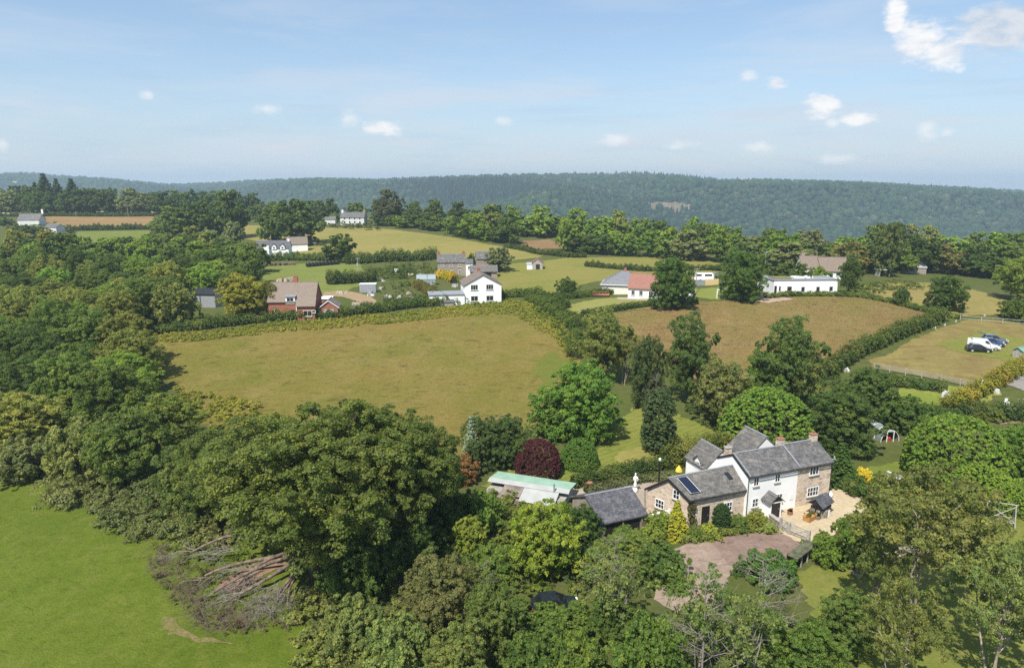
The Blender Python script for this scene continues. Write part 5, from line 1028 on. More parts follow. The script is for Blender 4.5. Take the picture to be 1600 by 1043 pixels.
# timber lean-to
ln = thing('lean_to_shelter', G(1240, 893), math.radians(42), 'dark open timber lean-to below the driveway', 'shelter')
m = MB(); m.slab([(-.1, -.3, 1.5), (4.1, -.3, 1.5), (4.1, .8, 1.56), (-.1, .8, 1.56)], .09); m.build('roof', plain('mossy_boards', (.10, .105, .06), .95, .4, 3), ln)
for x in (.1, 1.35, 2.65, 3.9): m = MB(); m.box(x - .06, x + .06, -.12, .0, -.4, 1.42); m.build('post', M['greywood'], ln)
m = MB(); m.box(0, 4.0, .7, .8, -.4, 1.44); m.build('back_wall', M['dark'], ln)
# polytunnel / small greenhouse
pt = thing('polytunnel', G(1390, 690), math.radians(8), 'small round-topped polytunnel with open front', 'greenhouse')
hoop = lambda r, y: [(math.cos(a) * r, y, max(0, math.sin(a)) * r * 1.25) for a in np.linspace(0, math.pi, 11)]
m = MB()
for A, B in zip(hoop(1.35, 0)[:-1], hoop(1.35, 0)[1:]): m.poly([A, B, (B[0], 4.2, B[2]), (A[0], 4.2, A[2])])
m.poly([(x, 4.2, z) for x, y, z in hoop(1.35, 0)]); m.build('cover', plain('milky_plastic', srgb(120, 128, 128), .35, .08, 1, .5), pt)
for k, y in enumerate((-.03, 1.4, 2.8, 4.24)): m = MB(); m.tube(hoop(1.38, y), .035, 5); m.build('hoop', M['frame'], pt)
m = MB(); [m.box(x - .04, x + .04, -.06, .02, 0, 1.55) for x in (-.5, .5)]; m.box(-.5, .5, -.05, .01, 1.5, 1.58); m.build('door_frame', M['frame'], pt)
m = MB(); m.lathe(0, .5, [(0, .25), (.5, .3), (.55, .25)], 10); m.build('red_bucket', plain('red_plastic', (.4, .04, .03), .4), thing('bucket', G(1391, 690), 0, 'red bucket in the polytunnel doorway', 'bucket'))
# swing frame
sf = thing('swing_frame', G(1538, 812), math.radians(-25), 'pale grey timber climbing frame on the lawn at right', 'swing')
for s in (0, 2.6):
    for dx in (-.9, .9): m = MB(); m.tube([(s, dx, -.1), (s, 0, 2.3)], .06, 6); m.build('leg', M['greywood'], sf)
    m = MB(); m.tube([(s, -.5, 1.1), (s, .5, 1.1)], .045, 6); m.build('crosspiece', M['greywood'], sf)
m = MB(); m.tube([(-.2, 0, 2.3), (2.8, 0, 2.3)], .06, 6); m.build('top_bar', M['greywood'], sf)
m = MB(); [m.tube([(x, 0, 2.26), (x, 0, .5)], .015, 4) for x in (1.1, 1.5)]; m.build('chain', M['greywood'], sf); m = MB(); m.box(1.05, 1.55, -.13, .13, .45, .5); m.build('seat', M['wood'], sf)
m = MB(); m.tube([(0, -.7, .5), (2.6, -.7, .5)], .045, 6); m.tube([(0, .7, .5), (2.6, .7, .5)], .045, 6); m.tube([(0, -.7, .5), (2.6, -.1, 2.1)], .045, 6); m.tube([(2.6, -.7, .5), (0, -.1, 2.1)], .045, 6); m.build('brace', M['greywood'], sf)

# ------------------------------------------------------------------ neighbouring houses
def house(name, px, py, yaw, label, cat='house', group=None): return thing(name, G(px, py), math.radians(yaw), label, cat, group)
def box4(w, d): return (0, 0), (w, 0), (w, d), (0, d)
# brick house: long brown roof, dormer, lower stepped right part
bh = house('brick_house', 421, 499, 4, 'red brick house with big brown tiled roof beside the yellow-green tree')
gable(bh, *box4(10.6, 7.6), 4.3, 4.3, 8.0, .5, 'brick', 'brownroof', .35, ridge='brownroof')
m = MB(); m.box(6.6, 10.6, -.9, .0, -.5, 3.3); m.build('front_bay', M['brick'], bh); m = MB(); m.slab([(6.4, -1.3, 3.25), (10.9, -1.3, 3.25), (10.9, .35, 4.95), (6.4, .35, 4.95)], .14); m.build('bay_roof', M['brownroof'], bh)
m = MB(); m.box(4.0, 6.1, -.15, 2.0, 3.6, 5.3); dmr = m.build('dormer', M['white'], bh); m = MB(); m.slab([(3.8, -.4, 5.42), (6.3, -.4, 5.42), (6.3, 2.4, 5.6), (3.8, 2.4, 5.6)], .12); m.build('dormer_roof', M['lead'], dmr)
win(bh, (4.25, -.15, 3.9), (1, 0), 1.6, 1.2, 2, 1, False); win(bh, (1.3, 0, 1.6), (1, 0), .8, .9, 1, 1); door(bh, (4.6, 0, 0), (1, 0), 1.2, 2.2); win(bh, (8.0, -.9, .8), (1, 0), 2.0, 1.4, 2, 1); win(bh, (9.95, -.9, 1.6), (1, 0), .9, .6, 1, 1)
m = MB(); m.box(6.25, 6.4, -.1, -.02, 0, 4.0); m.build('downpipe', M['frame'], bh); chimney(bh, 5.6, 4.0, 7.8, 9.4, 1.0, .7, 'brick', 2)
gg = house('garage', 500, 497, 8, 'small brick garage with white door and pale gable trim beside the brick house', 'garage')
gable(gg, (0, 0), (0, 5), (3.6, 5), (3.6, 0), 2.3, 2.3, 3.6, .5, 'brick', 'brownroof', .3) if False else None
gable(gg, (4.2, 0), (4.2, 6), (0, 6), (0, 0), 2.4, 2.4, 3.9, .5, 'brick', 'brownroof', .3, og=.15, ridge='brownroof')
m = MB(); m.obox((1.0, 0), (1, 0), 0, 2.3, .004, .06, 0, 2.1); m.build('garage_door', M['galv'], gg)
m = MB(); m.tube([(-.35, -.2, 2.3), (2.1, -.2, 4.08)], .09, 4); m.tube([(2.1, -.2, 4.08), (4.55, -.2, 2.3)], .09, 4); m.build('barge_board', M['frame'], gg)
ga = house('lean_to', 493, 480, 8, 'low flat white-roofed store behind the brick garage', 'store'); m = MB(); m.box(0, 4, 0, 3, -.4, 2.0); m.build('wall', M['brick'], ga); m = MB(); m.slab([(-.2, -.2, 2.15), (4.2, -.2, 2.15), (4.2, 3.2, 2.35), (-.2, 3.2, 2.35)], .12); m.build('roof', M['frame'], ga)
# white gabled house with flat-roofed extension
wh = house('white_house', 726, 475, 10, 'white rendered house with wide gable and brown roof above the meadow hedge')
gable(wh, (9.6, 0), (9.6, 9.5), (0, 9.5), (0, 0), 4.8, 4.8, 7.4, .5, 'white', 'brownroof', .35, og=.25, ridge='brownroof')
for u in (1.6, 5.6): win(wh, (u, 0, 3.6), (1, 0), 1.9, 1.4, 3, 1); win(wh, (u, 0, .7), (1, 0), 1.9, 1.4, 2, 1)
win(wh, (0, 5.5, 3.4), (0, -1), 1.2, 1.1, 2, 1); chimney(wh, 4.8, 8.2, 7.0, 8.2, .9, .7, 'brick', 1)
m = MB(); m.box(-9.0, -.02, -.5, 4.4, -.6, 2.6); fx = m.build('flat_extension', M['white'], wh); m = MB(); m.slab([(-9.25, -.75, 2.78), (-.03, -.75, 2.78), (-.03, 4.6, 2.9), (-9.25, 4.6, 2.9)], .16); m.build('extension_roof', M['lead'], fx)
m = MB(); m.box(-5.2, -3.0, -1.8, -.55, -.6, 1.0); sp2 = m.build('porch', M['greywood'], wh); m = MB(); m.slab([(-5.4, -2.0, 1.0), (-2.8, -2.0, 1.0), (-2.8, -.52, 1.5), (-5.4, -.52, 1.5)], .08); m.build('porch_roof', M['slate2'], sp2)
# stone terrace
te = house('stone_terrace', 684, 431, 6, 'old stone terrace house with slate roof and pinkish gable')
gable(te, *box4(9.5, 6.5), 4.6, 4.6, 6.9, .5, 'stonegrey', 'slate', .25); chimney(te, .5, 3.25, 6.2, 7.8, .9, .6, 'brick', 2); chimney(te, 9.0, 3.25, 6.2, 7.8, .9, .6, 'brick', 2)
for u in (1.2, 4.2, 7.0): win(te, (u, 0, 2.9), (1, 0), .9, 1.0, 2, 2); win(te, (u, 0, .7), (1, 0), .9, 1.2, 2, 2)
m = MB(); m.poly([(-.02, 6.52, -.4), (-.02, -.02, -.4), (-.02, -.02, 4.5), (-.02, 3.25, 6.75), (-.02, 6.52, 4.5)]); m.build('gable_render', plain('pink_render', srgb(205, 185, 170), .8, .06), te)
gable(te, (9.55, -2.2), (11.9, -2.2), (11.9, 4.5), (9.55, 4.5), 4.2, 4.2, 5.2, .5, 'white', 'slate', .15); win(te, (10.2, -2.2, 2.6), (1, 0), .8, .9, 2, 1)
t2 = house('stone_cottage', 745, 424, 6, 'stone cottage with slate roof right of the terrace, half hidden'); gable(t2, *box4(10, 6.5), 4.4, 4.4, 6.6, .5, 'stonegrey', 'slate', .25); win(t2, (6, 0, 2.8), (1, 0), 1, 1, 2, 2); win(t2, (8, 0, .9), (1, 0), 1, 1.1, 2, 2); chimney(t2, 8.8, 3.2, 6, 7.4, .9, .6, 'brick', 1)
t3 = house('barn', 735, 434, 4, 'low open stone barn below the terrace', 'barn'); gable(t3, *box4(9, 5), 2.2, 2.4, 3.6, .55, 'stonegrey', 'slate2', .5); m = MB(); m.obox((2, 0), (1, 0), 0, 5, .004, .03, .1, 1.9); m.build('opening_shade', M['dark'], t3)  # barn mouth is a dark sheet, its shade put into the colour
# grey hipped bungalow
def hip(house, w, d, e, r, wall, roof, ov=.45, inset=None, z0=-.6):
    ins = d / 2 if inset is None else inset; m = MB(); m.box(0, w, 0, d, z0, e); m.build('wall', M[wall], house)
    a, c = (-ov, -ov, e), (w + ov, -ov, e); f_, g_ = (w + ov, d + ov, e), (-ov, d + ov, e); l, q = (ins, d / 2, r), (w - ins, d / 2, r); m = MB()
    m.poly([a, c, q, l]); m.poly([c, f_, q]); m.poly([f_, g_, l, q]); m.poly([g_, a, l]); m.poly([g_, f_, c, a]); ro = m.build('roof', M[roof], house)
    m = MB()
    for s, t in ((a, l), (c, q), (f_, q), (g_, l), (l, q)): m.tube([s, t], .1, 5)
    m.build('hip_tiles', M[roof], ro); m = MB(); m.tube([a, c], .07, 5); m.tube([g_, a], .07, 5); m.build('gutter', M['frame'], house)
    return ro
gb = house('bungalow', 940, 460, -14, 'white bungalow with grey hipped roof behind the clipped hedge'); hip(gb, 11, 9.5, 2.7, 5.9, 'cream', 'greyroof'); chimney(gb, 5.6, 4.8, 5.4, 6.5, .7, .6, 'brick', 1)
win(gb, (0, 7.5, .9), (0, -1), 1.4, 1.2, 2, 1); win(gb, (0, 3.8, .9), (0, -1), 1.6, 1.3, 2, 1)
dk = house('deck', 926, 464, -14, 'red-brown timber deck beside the grey-roofed bungalow', 'deck'); rw = plain('red_timber', srgb(168, 110, 84), .8, .15)
m = MB()
for k in range(16): m.box(0, 4.2, k * .3, k * .3 + .27, .55, .62)
m.build('deck_boards', rw, dk); m = MB(); m.box(.05, 4.1, .05, 4.7, -.5, .54); m.build('deck_base', M['dark'], dk)
m = MB(); [m.box(x, x + .08, 0, .08, .62, 1.5) for x in np.linspace(0, 4.1, 6)]; m.box(0, 4.2, 0, .08, 1.42, 1.5); m.box(0, 4.2, 0, .08, .95, 1.02); m.build('railing', rw, dk)
# red-roofed bungalow
rb = house('bungalow', 981, 466, -20, 'long white bungalow with red tiled roof half hidden by the large dark tree')
gable(rb, *box4(15.5, 7.5), 2.9, 2.9, 5.8, .5, 'white', 'redroof', .4, ridge='redroof')
for u in (.8, 2.8, 5.2, 7.2, 8.6, 11.0, 13.2): win(rb, (u, 0, .9), (1, 0), .95, 1.3, 2, 1)
win(rb, (0, 5, .9), (0, -1), 1.4, 1.3, 2, 1); m = MB(); m.box(7, 8, 1.2, 3, 4.2, 5.0); m.build('roof_vent', M['redroof'], rb); chimney(rb, 9.5, 3.75, 5.3, 6.6, .8, .6, 'brick', 1)
m = MB(); m.slab([(-2.5, -1.6, .12), (15, -1.6, .12), (15, -.01, .14), (-2.5, -.01, .14)], .5); m.build('terrace', M['sill'], rb)
# flat white building
fb = house('flat_roofed_building', 1208, 462, 4, 'long white flat-roofed single-storey building with dark windows', 'building')
m = MB(); m.box(0, 16.5, 0, 6, -.8, 3.9); m.build('wall', M['white'], fb); m = MB(); m.slab([(-.2, -.2, 4.04), (16.7, -.2, 4.04), (16.7, 6.2, 4.08), (-.2, 6.2, 4.08)], .13); m.build('flat_roof', M['lead'], fb)
for u, w, h, z in ((1.3, .5, 1.2, 1.2), (7.1, .9, 1.2, 1.0), (11.0, .9, 1.2, 1.0), (14.4, .9, 1.1, 1.1)): win(fb, (u, 0, z), (1, 0), w, h, 1, 1, False, fm='metalgrey')
door(fb, (3.5, 0, -.1), (1, 0), 1.1, 2.4); door(fb, (.15, 0, -.1), (1, 0), .6, 2.6)
m = MB(); m.box(6, 11, 2.0, 4.0, 4.1, 4.5); m.build('roof_box', M['frame'], fb); m = MB(); m.box(.5, 5, 1, 5, 4.1, 4.3); m.build('sedum_roof', fieldmat('dry_sedum', [srgb(150, 140, 90), srgb(140, 134, 84), srgb(160, 148, 100)]), fb)
fe = house('annexe', 1193, 452, 4, 'small white annexe left of the flat-roofed building', 'building'); m = MB(); m.box(0, 3.2, 0, 4, -.5, 2.9); m.build('wall', M['white'], fe); m = MB(); m.slab([(-.1, -.1, 3.02), (3.3, -.1, 3.02), (3.3, 4.1, 3.04), (-.1, 4.1, 3.04)], .1); m.build('roof', M['lead'], fe)
# brown-roofed house behind
br_ = house('brown_roofed_house', 1282, 436, -6, 'house with tall brown tiled roofs behind the flat-roofed building'); gable(br_, *box4(8, 7), 2.6, 2.6, 6.0, .5, 'white', 'brownroof', .4, ridge='brownroof'); gable(br_, (-5, 1.5), (-.02, 1.5), (-.02, 8), (-5, 8), 3.2, 3.2, 6.2, .5, 'cream', 'brownroof', .35, ridge='brownroof', wname='side_wall', rname='side_roof'); chimney(br_, -4.2, 4.7, 5.8, 7.4, 1.0, .7, 'stonegrey', 2); win(br_, (4.2, 0, 1.0), (1, 0), 1.4, 1.3, 2, 1)
bl_ = house('slate_cottage', 1340, 420, 30, 'small dark-slated cottage showing through the trees'); gable(bl_, *box4(7, 6), 3, 3, 5.6, .5, 'white', 'slate_dark', .3)
cv = house('carport', 1374, 432, 4, 'small open white shelter below the tall narrow tree', 'shelter'); m = MB(); m.box(0, .15, 0, 2.5, -.3, 2.0); m.box(3.2, 3.35, 0, 2.5, -.3, 2.0); m.box(.15, 3.2, 2.4, 2.5, -.3, 2.0); m.build('wall', M['greywood'], cv); m = MB(); m.slab([(-.2, -.2, 2.15), (3.6, -.2, 2.15), (3.6, 2.7, 2.2), (-.2, 2.7, 2.2)], .14); m.build('roof', M['frame'], cv)
nz_ = house('nursery_shed', 1402, 426, -8, 'pale-roofed ruined glasshouse right of the tall narrow tree', 'shed'); gable(nz_, *box4(9, 5), 1.8, 1.8, 3.0, .5, 'stonegrey', 'galv', .2)
# white cottages and farmhouses
wc = house('white_cottage', 400, 402, 6, 'long white cottage with slate roof and dormers by the big dark tree'); gable(wc, *box4(13, 6.5), 3.6, 3.6, 6.2, .5, 'white', 'slate_dark', .25)
for u in (6.5, 9.8):
    m = MB(); m.poly([(u, -.3, 3.2), (u + 1.8, -.3, 3.2), (u + 1.8, -.3, 4.4), (u + .9, -.3, 5.3), (u, -.3, 4.4)]); d2 = m.build('dormer', M['white'], wc); m = MB(); m.slab([(u - .2, -.5, 4.3), (u + .9, -.5, 5.45), (u + .9, 2.5, 5.45), (u - .2, 2.5, 4.3)], .08); m.slab([(u + .9, -.5, 5.45), (u + 2.0, -.5, 4.3), (u + 2.0, 2.5, 4.3), (u + .9, 2.5, 5.45)], .08); m.build('dormer_roof', M['slate_dark'], d2)
    win(wc, (u + .5, -.31, 3.5), (1, 0), .8, .8, 1, 1, False)
m = MB(); m.box(3.2, 5.6, -1.4, -.01, -.4, 4.6); m.build('tower_bay', M['white'], wc); chimney(wc, 12.6, 3.2, 5.8, 7.3, .8, .6, 'white', 1); door(wc, (8.4, 0, -.1), (1, 0), 1, 2)
w2 = house('white_cottage', 449, 394, 18, 'smaller white cottage with brownish roof right of the long one'); gable(w2, *box4(8.5, 6), 3.4, 3.4, 6, .5, 'white', 'brownroof', .25); chimney(w2, 8.1, 3, 5.5, 7.2, .8, .6, 'stonegrey', 1)
fh = house('farmhouse', 532, 351, -3, 'white farmhouse with slate roof at the top of the upper meadow'); gable(fh, *box4(14, 7), 4.2, 4.2, 6.8, .5, 'whitefar', 'slate', .3); chimney(fh, .6, 3.5, 6.6, 8.4, 1, .7, 'white', 1); chimney(fh, 13.4, 3.5, 6.6, 8.6, 1, .7, 'stonegrey', 2)
for u in (2, 5, 8, 11): win(fh, (u, 0, 3.0), (1, 0), 1.0, 1.1, 1, 1, False); win(fh, (u, 0, .8), (1, 0), 1.0, 1.3, 1, 1, False)
f2 = house('outhouse', 508, 350, 0, 'tiny white outhouse left of the white farmhouse', 'outhouse'); gable(f2, *box4(6, 4), 2.6, 2.6, 4.2, .5, 'whitefar', 'slate', .2)
lf = house('farmhouse', 28, 352, 4, 'white farmhouse with grey slate roof below the far left field'); gable(lf, *box4(12, 7), 3.0, 3.0, 6.2, .5, 'whitefar', 'slate', .2); chimney(lf, 12.6, 3.5, 6.4, 9.0, .9, .7, 'white', 1)
l2 = house('outhouse', 70, 362, -25, 'low white outhouse right of the far left farmhouse', 'outhouse'); gable(l2, *box4(10, 5), 2.4, 2.4, 4.0, .5, 'whitefar', 'slate', .2)
fs = house('field_barn', 209, 330, 0, 'pale-roofed barn at the right end of the stubble strip', 'barn'); gable(fs, *box4(8, 8), 3.0, 3.0, 6.0, .5, 'stonegrey', 'galv', .3)
bn_ = house('barn', 296, 480, -6, 'grey corrugated barn half hidden by the olive bush', 'barn'); m = MB(); m.box(0, 7, 0, 5, -.5, 3.4); m.build('wall', M['metalgrey'], bn_); m = MB(); m.slab([(-.3, -.3, 3.5), (7.3, -.3, 3.5), (7.3, 5.3, 4.2), (-.3, 5.3, 4.2)], .1); m.build('roof', M['dark'], bn_); m = MB(); m.obox((3, 0), (1, 0), 0, .2, .004, .05, 0, 3); m.build('post', M['dark'], bn_)
rs = house('field_shed', 832, 421, -4, 'small shed with red-brown roof in the hay field', 'shed'); gable(rs, (3.6, 0), (3.6, 4.5), (0, 4.5), (0, 0), 2.4, 2.4, 3.8, .5, 'greywood', 'redroof', .3); m = MB(); m.obox((1.2, 0), (1, 0), 0, 1.4, .004, .04, 0, 1.9); m.build('opening_shade', M['dark'], rs); gable(rs, *[(x - 2.0, y) for x, y in box4(1.95, 3.5)], 1.6, 1.6, 2.2, .5, 'white', 'galv', .1, wname='side_wall', rname='side_roof')  # dark sheet on the shed front in place of interior shade
# greenhouse, container, junk, caravans
gh = house('greenhouse', 652, 446, 8, 'glass greenhouse in the garden of the junk-strewn plot', 'greenhouse'); gable(gh, *box4(5.5, 3.4), 1.8, 1.8, 3.0, .5, 'haze_glass', 'haze_glass', .05)
m = MB()
for u in np.linspace(0, 5.5, 7): m.tube([(u, -.06, 0), (u, -.06, 1.85), (u, 1.7, 3.22), (u, 3.46, 1.85)], .04, 4)
m.build('glazing_bar', M['galv'], gh)
ct = house('container', 562, 457, 4, 'grey metal container with pale roof beside the dirt track', 'container'); m = MB(); m.box(0, 4.6, 0, 2.4, -.2, 2.3); m.build('box', M['metalgrey'], ct); m = MB(); m.slab([(-.1, -.1, 2.42), (4.7, -.1, 2.42), (4.7, 2.5, 2.44), (-.1, 2.5, 2.44)], .1); m.build('roof', M['frame'], ct)
for u in np.linspace(.4, 4.2, 7): m = MB(); m.box(u, u + .12, -.05, -.003, .1, 2.2); m.build('rib', M['galv'], ct)
jm = [plain('junk_white', (.45, .45, .43), .7, .25), plain('junk_grey', (.35, .34, .33), .7, .25), plain('junk_tan', (.42, .35, .27), .8, .25)]
def heap(name, px, py, w, h, mat, label, cat, n=7, group=None):
    t = thing(name, G(px, py), rng.uniform(0, 3), label, cat, group)
    for k in range(n):
        s = rng.uniform(.25, .6) * w; c = rng.uniform(-.5, .5, 2) * w; a = rng.uniform(0, 3); d = np.array([math.cos(a), math.sin(a)]); m = MB(); z0 = rng.uniform(0, .35) * h
        lo_ = [(c[0] + d[0] * i * s - d[1] * j * s * .5, c[1] + d[1] * i * s + d[0] * j * s * .5, z0 - .15) for i, j in ((-.5, -.5), (.5, -.5), (.5, .5), (-.5, .5))]; m.hexa(lo_, [(x * rng.uniform(.8, 1), y * rng.uniform(.8, 1), z0 + h * rng.uniform(.3, .8)) for x, y, z in lo_]); m.build('piece', mat, t)
for i, (px, py, w, h, c, lab) in enumerate(((578, 458, 1.6, 1.0, 1, 'grey scrap by the right end of the container'), (580, 462, 1.8, .8, 0, 'white sheet scrap below the container'), (597, 452, 1.4, .9, 1, 'grey scrap pile right of the container'), (606, 465, 1.6, .8, 0, 'pale scrap in the middle of the junk plot'), (626, 466, 1.9, .9, 0, 'white scrap pile near the hedge'), (642, 468, 1.6, 1.2, 1, 'grey scrap pile near the brown-topped hedge'), (665, 470, 1.6, .7, 0, 'white boards beside the flat extension'), (598, 440, 1.4, .6, 0, 'pale boards behind the junk plot'), (638, 460, 1.5, 1.0, 2, 'tan scrap pile below the greenhouse'), (594, 438, 1.5, .5, 1, 'grey planks above the container'), (642, 432, 1.6, 1.0, 2, 'tan rubble in the terrace scrub'), (654, 430, 1.4, .8, 0, 'white rubble in the terrace scrub'), (535, 458, 2.8, .8, 2, 'mound of sandy soil beside the dirt track'), (562, 476, 2.6, .8, 2, 'sandy rubble heap near the brick garage'), (552, 480, 1.8, .7, 1, 'grey rubble heap near the brick garage'), (445, 441, 5, 1.4, 2, 'bank of red soil behind the brick house roof'), (712, 448, 2.0, 1.0, 1, 'grey clutter behind the white gabled house'))):
    heap('scrap_heap', px, py, w, h, jm[c], lab, 'heap', 7, 'heaps of scrap and rubble')
om2 = house('oil_tank', 620, 428, 0, 'white round tank standing in the scrub above the greenhouse', 'tank'); m = MB(); m.lathe(0, 0, [(0, .8), (1.6, .85), (1.9, .6), (1.95, .1)], 12); m.build('tank', M['frame'], om2)
# wood pile and wrapped bales
for k in range(8):
    t = thing('log_pile', G(408 + 7 * k, 416 - .3 * k), rng.uniform(0, 3), '%s from the left in the row of brown log heaps' % ORD[k], 'log heap', 'row of log heaps'); mt_ = M['deadbrown']
    for j in range(6): m = MB(); z = .2 + .32 * (j // 2); a = rng.uniform(-.4, .4); m.tube([(-1.0, (j % 2 - .5) * .6 + a, z), (1.0, (j % 2 - .5) * .6 - a, z + .1)], .2, 7); m.build('log', mt_, t)
for k in range(9):
    P = G(482 + 5.6 * k, 417 - .5 * k); t = thing('wrapped_bale', P, rng.uniform(-.1, .1), '%s from the left in the row of black wrapped bales' % ORD[k], 'bale', 'row of black wrapped bales')
    m = MB(); m.tube([(0, -.7, .8), (0, -.62, .8), (0, .62, .8), (0, .7, .8)], [.66, .8, .8, .66], 14); m.build('bale', M['black'], t, True); m = MB(); m.tube([(0, -.3, .8), (0, .3, .8)], .806, 14, False); m.build('wrap_band', M['dark'], t, True)
# goal
gl = house('goal', 1120, 466, -4, 'white garden goal frame on the lawn right of the red-roofed bungalow', 'goal')
for x in (0, 3.0): m = MB(); m.box(x - .1, x + .1, -.1, .1, 0, 2.15); m.build('post', M['frame'], gl); m = MB(); m.tube([(x, 0, 2.1), (x, 1.4, 0)], .05, 5); m.build('stay', M['frame'], gl)
m = MB(); m.box(-.1, 3.1, -.1, .1, 2.152, 2.34); m.build('crossbar', M['frame'], gl); m = MB(); m.tube([(0, 1.4, .05), (3, 1.4, .05)], .05, 5); m.build('base_bar', M['frame'], gl)
# caravans / boat on trailer behind bungalow
for px, w, lab in ((1082, 4.6, 'white touring caravan behind the dark tree, right of the bungalow'), (1096, 3.6, 'white boat-shaped caravan next to the panel fence')):
    cvn = house('caravan', px, 440, 3, lab, 'caravan'); m = MB(); m.hexa([(0, 0, .5), (w, 0, .5), (w, 2, .5), (0, 2, .5)], [(.2, .05, 1.6), (w - .1, .05, 1.6), (w - .1, 1.95, 1.6), (.2, 1.95, 1.6)]); m.hexa([(.2, .05, 1.602), (w - .1, .05, 1.602), (w - .1, 1.95, 1.602), (.2, 1.95, 1.602)], [(.7, .15, 2.4), (w - .3, .15, 2.4), (w - .3, 1.85, 2.4), (.7, 1.85, 2.4)]); m.build('body', M['frame'], cvn)
    m = MB(); m.box(.9, w - .6, -.01, .06, 1.65, 2.15); m.build('window', M['glass'], cvn); m = MB(); m.tube([(w * .5, -.02, .35), (w * .5, .2, .35)], .33, 12); m.build('wheel', M['tyre'], cvn)
# panel fences
def fence(px0, py0, px1, py1, h, mat, label, n=None, rails=3, boards=False, gap=2.2):
    A, B = G(px0, py0), G(px1, py1); L = np.linalg.norm((B - A)[:2]); n = n or max(2, int(L / gap)); t = thing('fence', A, math.atan2(B[1] - A[1], B[0] - A[0]), label, 'fence'); zs = lambda x: ground_z(*(A[:2] + (B - A)[:2] * x / L)) - A[2]
    for k in range(n + 1): x = L * k / n; m = MB(); m.box(x - .07, x + .07, -.07, .07, zs(x) - .2, zs(x) + h); m.build('post', mat, t)
    for k in range(n):
        x0, x1 = L * k / n + .08, L * (k + 1) / n - .08; z0, z1 = zs(x0), zs(x1)
        if boards: m = MB(); m.hexa([(x0, -.03, z0 + .05), (x1, -.03, z1 + .05), (x1, .03, z1 + .05), (x0, .03, z0 + .05)], [(x0, -.03, z0 + h), (x1, -.03, z1 + h), (x1, .03, z1 + h), (x0, .03, z0 + h)]); m.build('panel', mat, t)
        else:
            for j in range(rails): z = h * (.3 + .6 * j / max(1, rails - 1)); m = MB(); m.hexa([(x0, -.025, z0 + z), (x1, -.025, z1 + z), (x1, .025, z1 + z), (x0, .025, z0 + z)], [(x0, -.025, z0 + z + .09), (x1, -.025, z1 + z + .09), (x1, .025, z1 + z + .09), (x0, .025, z0 + z + .09)]); m.build('rail', mat, t)
    return t
tanw = plain('tan_timber', srgb(200, 176, 130), .8, .15); fence(1102, 446, 1122, 445, 1.7, tanw, 'tan timber panel fence right of the caravans', boards=True); fence(1076, 448, 1101, 446, 1.5, M['metalgrey'], 'grey panel fence in front of the caravans', boards=True); fence(1104, 434, 1122, 433, 1.6, M['greywood'], 'grey-green panel fence behind the tan one', boards=True)
fence(1366, 577, 1440, 590, 1.2, M['greywood'], 'post and rail fence along the left of the paddock'); fence(1440, 590, 1532, 609, 1.2, M['greywood'], 'post and rail fence along the near side of the paddock'); fence(1500, 500, 1600, 508, 1.1, M['greywood'], 'thin post and rail fence along the far side of the paddock', gap=3.5, rails=2)
fence(500, 353, 590, 357, 1.2, M['wood'], 'dark fence in front of the white farmhouse', gap=3)
gp = house('fence_post', 1532, 610, 0, 'thick pale gate post at the near corner of the paddock', 'post'); m = MB(); m.box(-.12, .12, -.12, .12, -.2, 1.7); m.build('post', M['frame'], gp); m = MB(); m.box(-.15, .15, -.15, .15, 1.702, 1.78); m.build('cap', M['frame'], gp)
# poles with cross-arms
def pole(px, py, top, label, arm=True):
    P = G(px, py); h = hgt(P, top); t = thing('utility_pole', P, .3, label, 'pole', 'wooden utility poles'); m = MB(); m.cyl(0, 0, -.4, h, .13, .09, 7); m.build('post', M['greywood'], t)
    if arm: m = MB(); m.box(-.7, .7, -.06, .06, h - .5, h - .38); m.build('cross_arm', M['greywood'], t); m = MB(); [m.cyl(x, 0, h - .38, h - .2, .05, .04, 6) for x in (-.6, 0, .6)]; m.build('insulator', M['frame'], t)
    return P, h
for q in ((120, 346, 331, 'pole in the left half of the parched field'), (202, 350, 320, 'taller pole in the right half of the parched field'), (67, 333, 308, 'pole by the far left farmhouse'), (617, 404, 384, 'pole at the foot of the upper meadow'), (560, 428, 402, 'pole with transformer right of the black bales'), (668, 448, 428, 'pole in front of the greenhouse'), (493, 396, 378, 'pole right of the white cottages'), (408, 492, 460, 'pole beside the big yellow-green tree'), (1087, 458, 418, 'pole between dark tree and goal'), (1195, 420, 392, 'pole left of the brown-roofed house'), (259, 335, 315, 'left of the two poles on the far skyline belt'), (268, 335, 314, 'right of the two poles on the far skyline belt')): pole(*q)
tp = house('transformer', 559, 424, 0, 'grey transformer box beside the pole right of the black bales', 'transformer'); m = MB(); m.lathe(0, 0, [(1.9, .3), (2.8, .34), (2.9, .2)], 8); m.build('drum', M['galv'], tp); m = MB(); m.cyl(0, 0, -.3, 1.9, .08, .08, 6); m.build('stand', M['greywood'], tp)

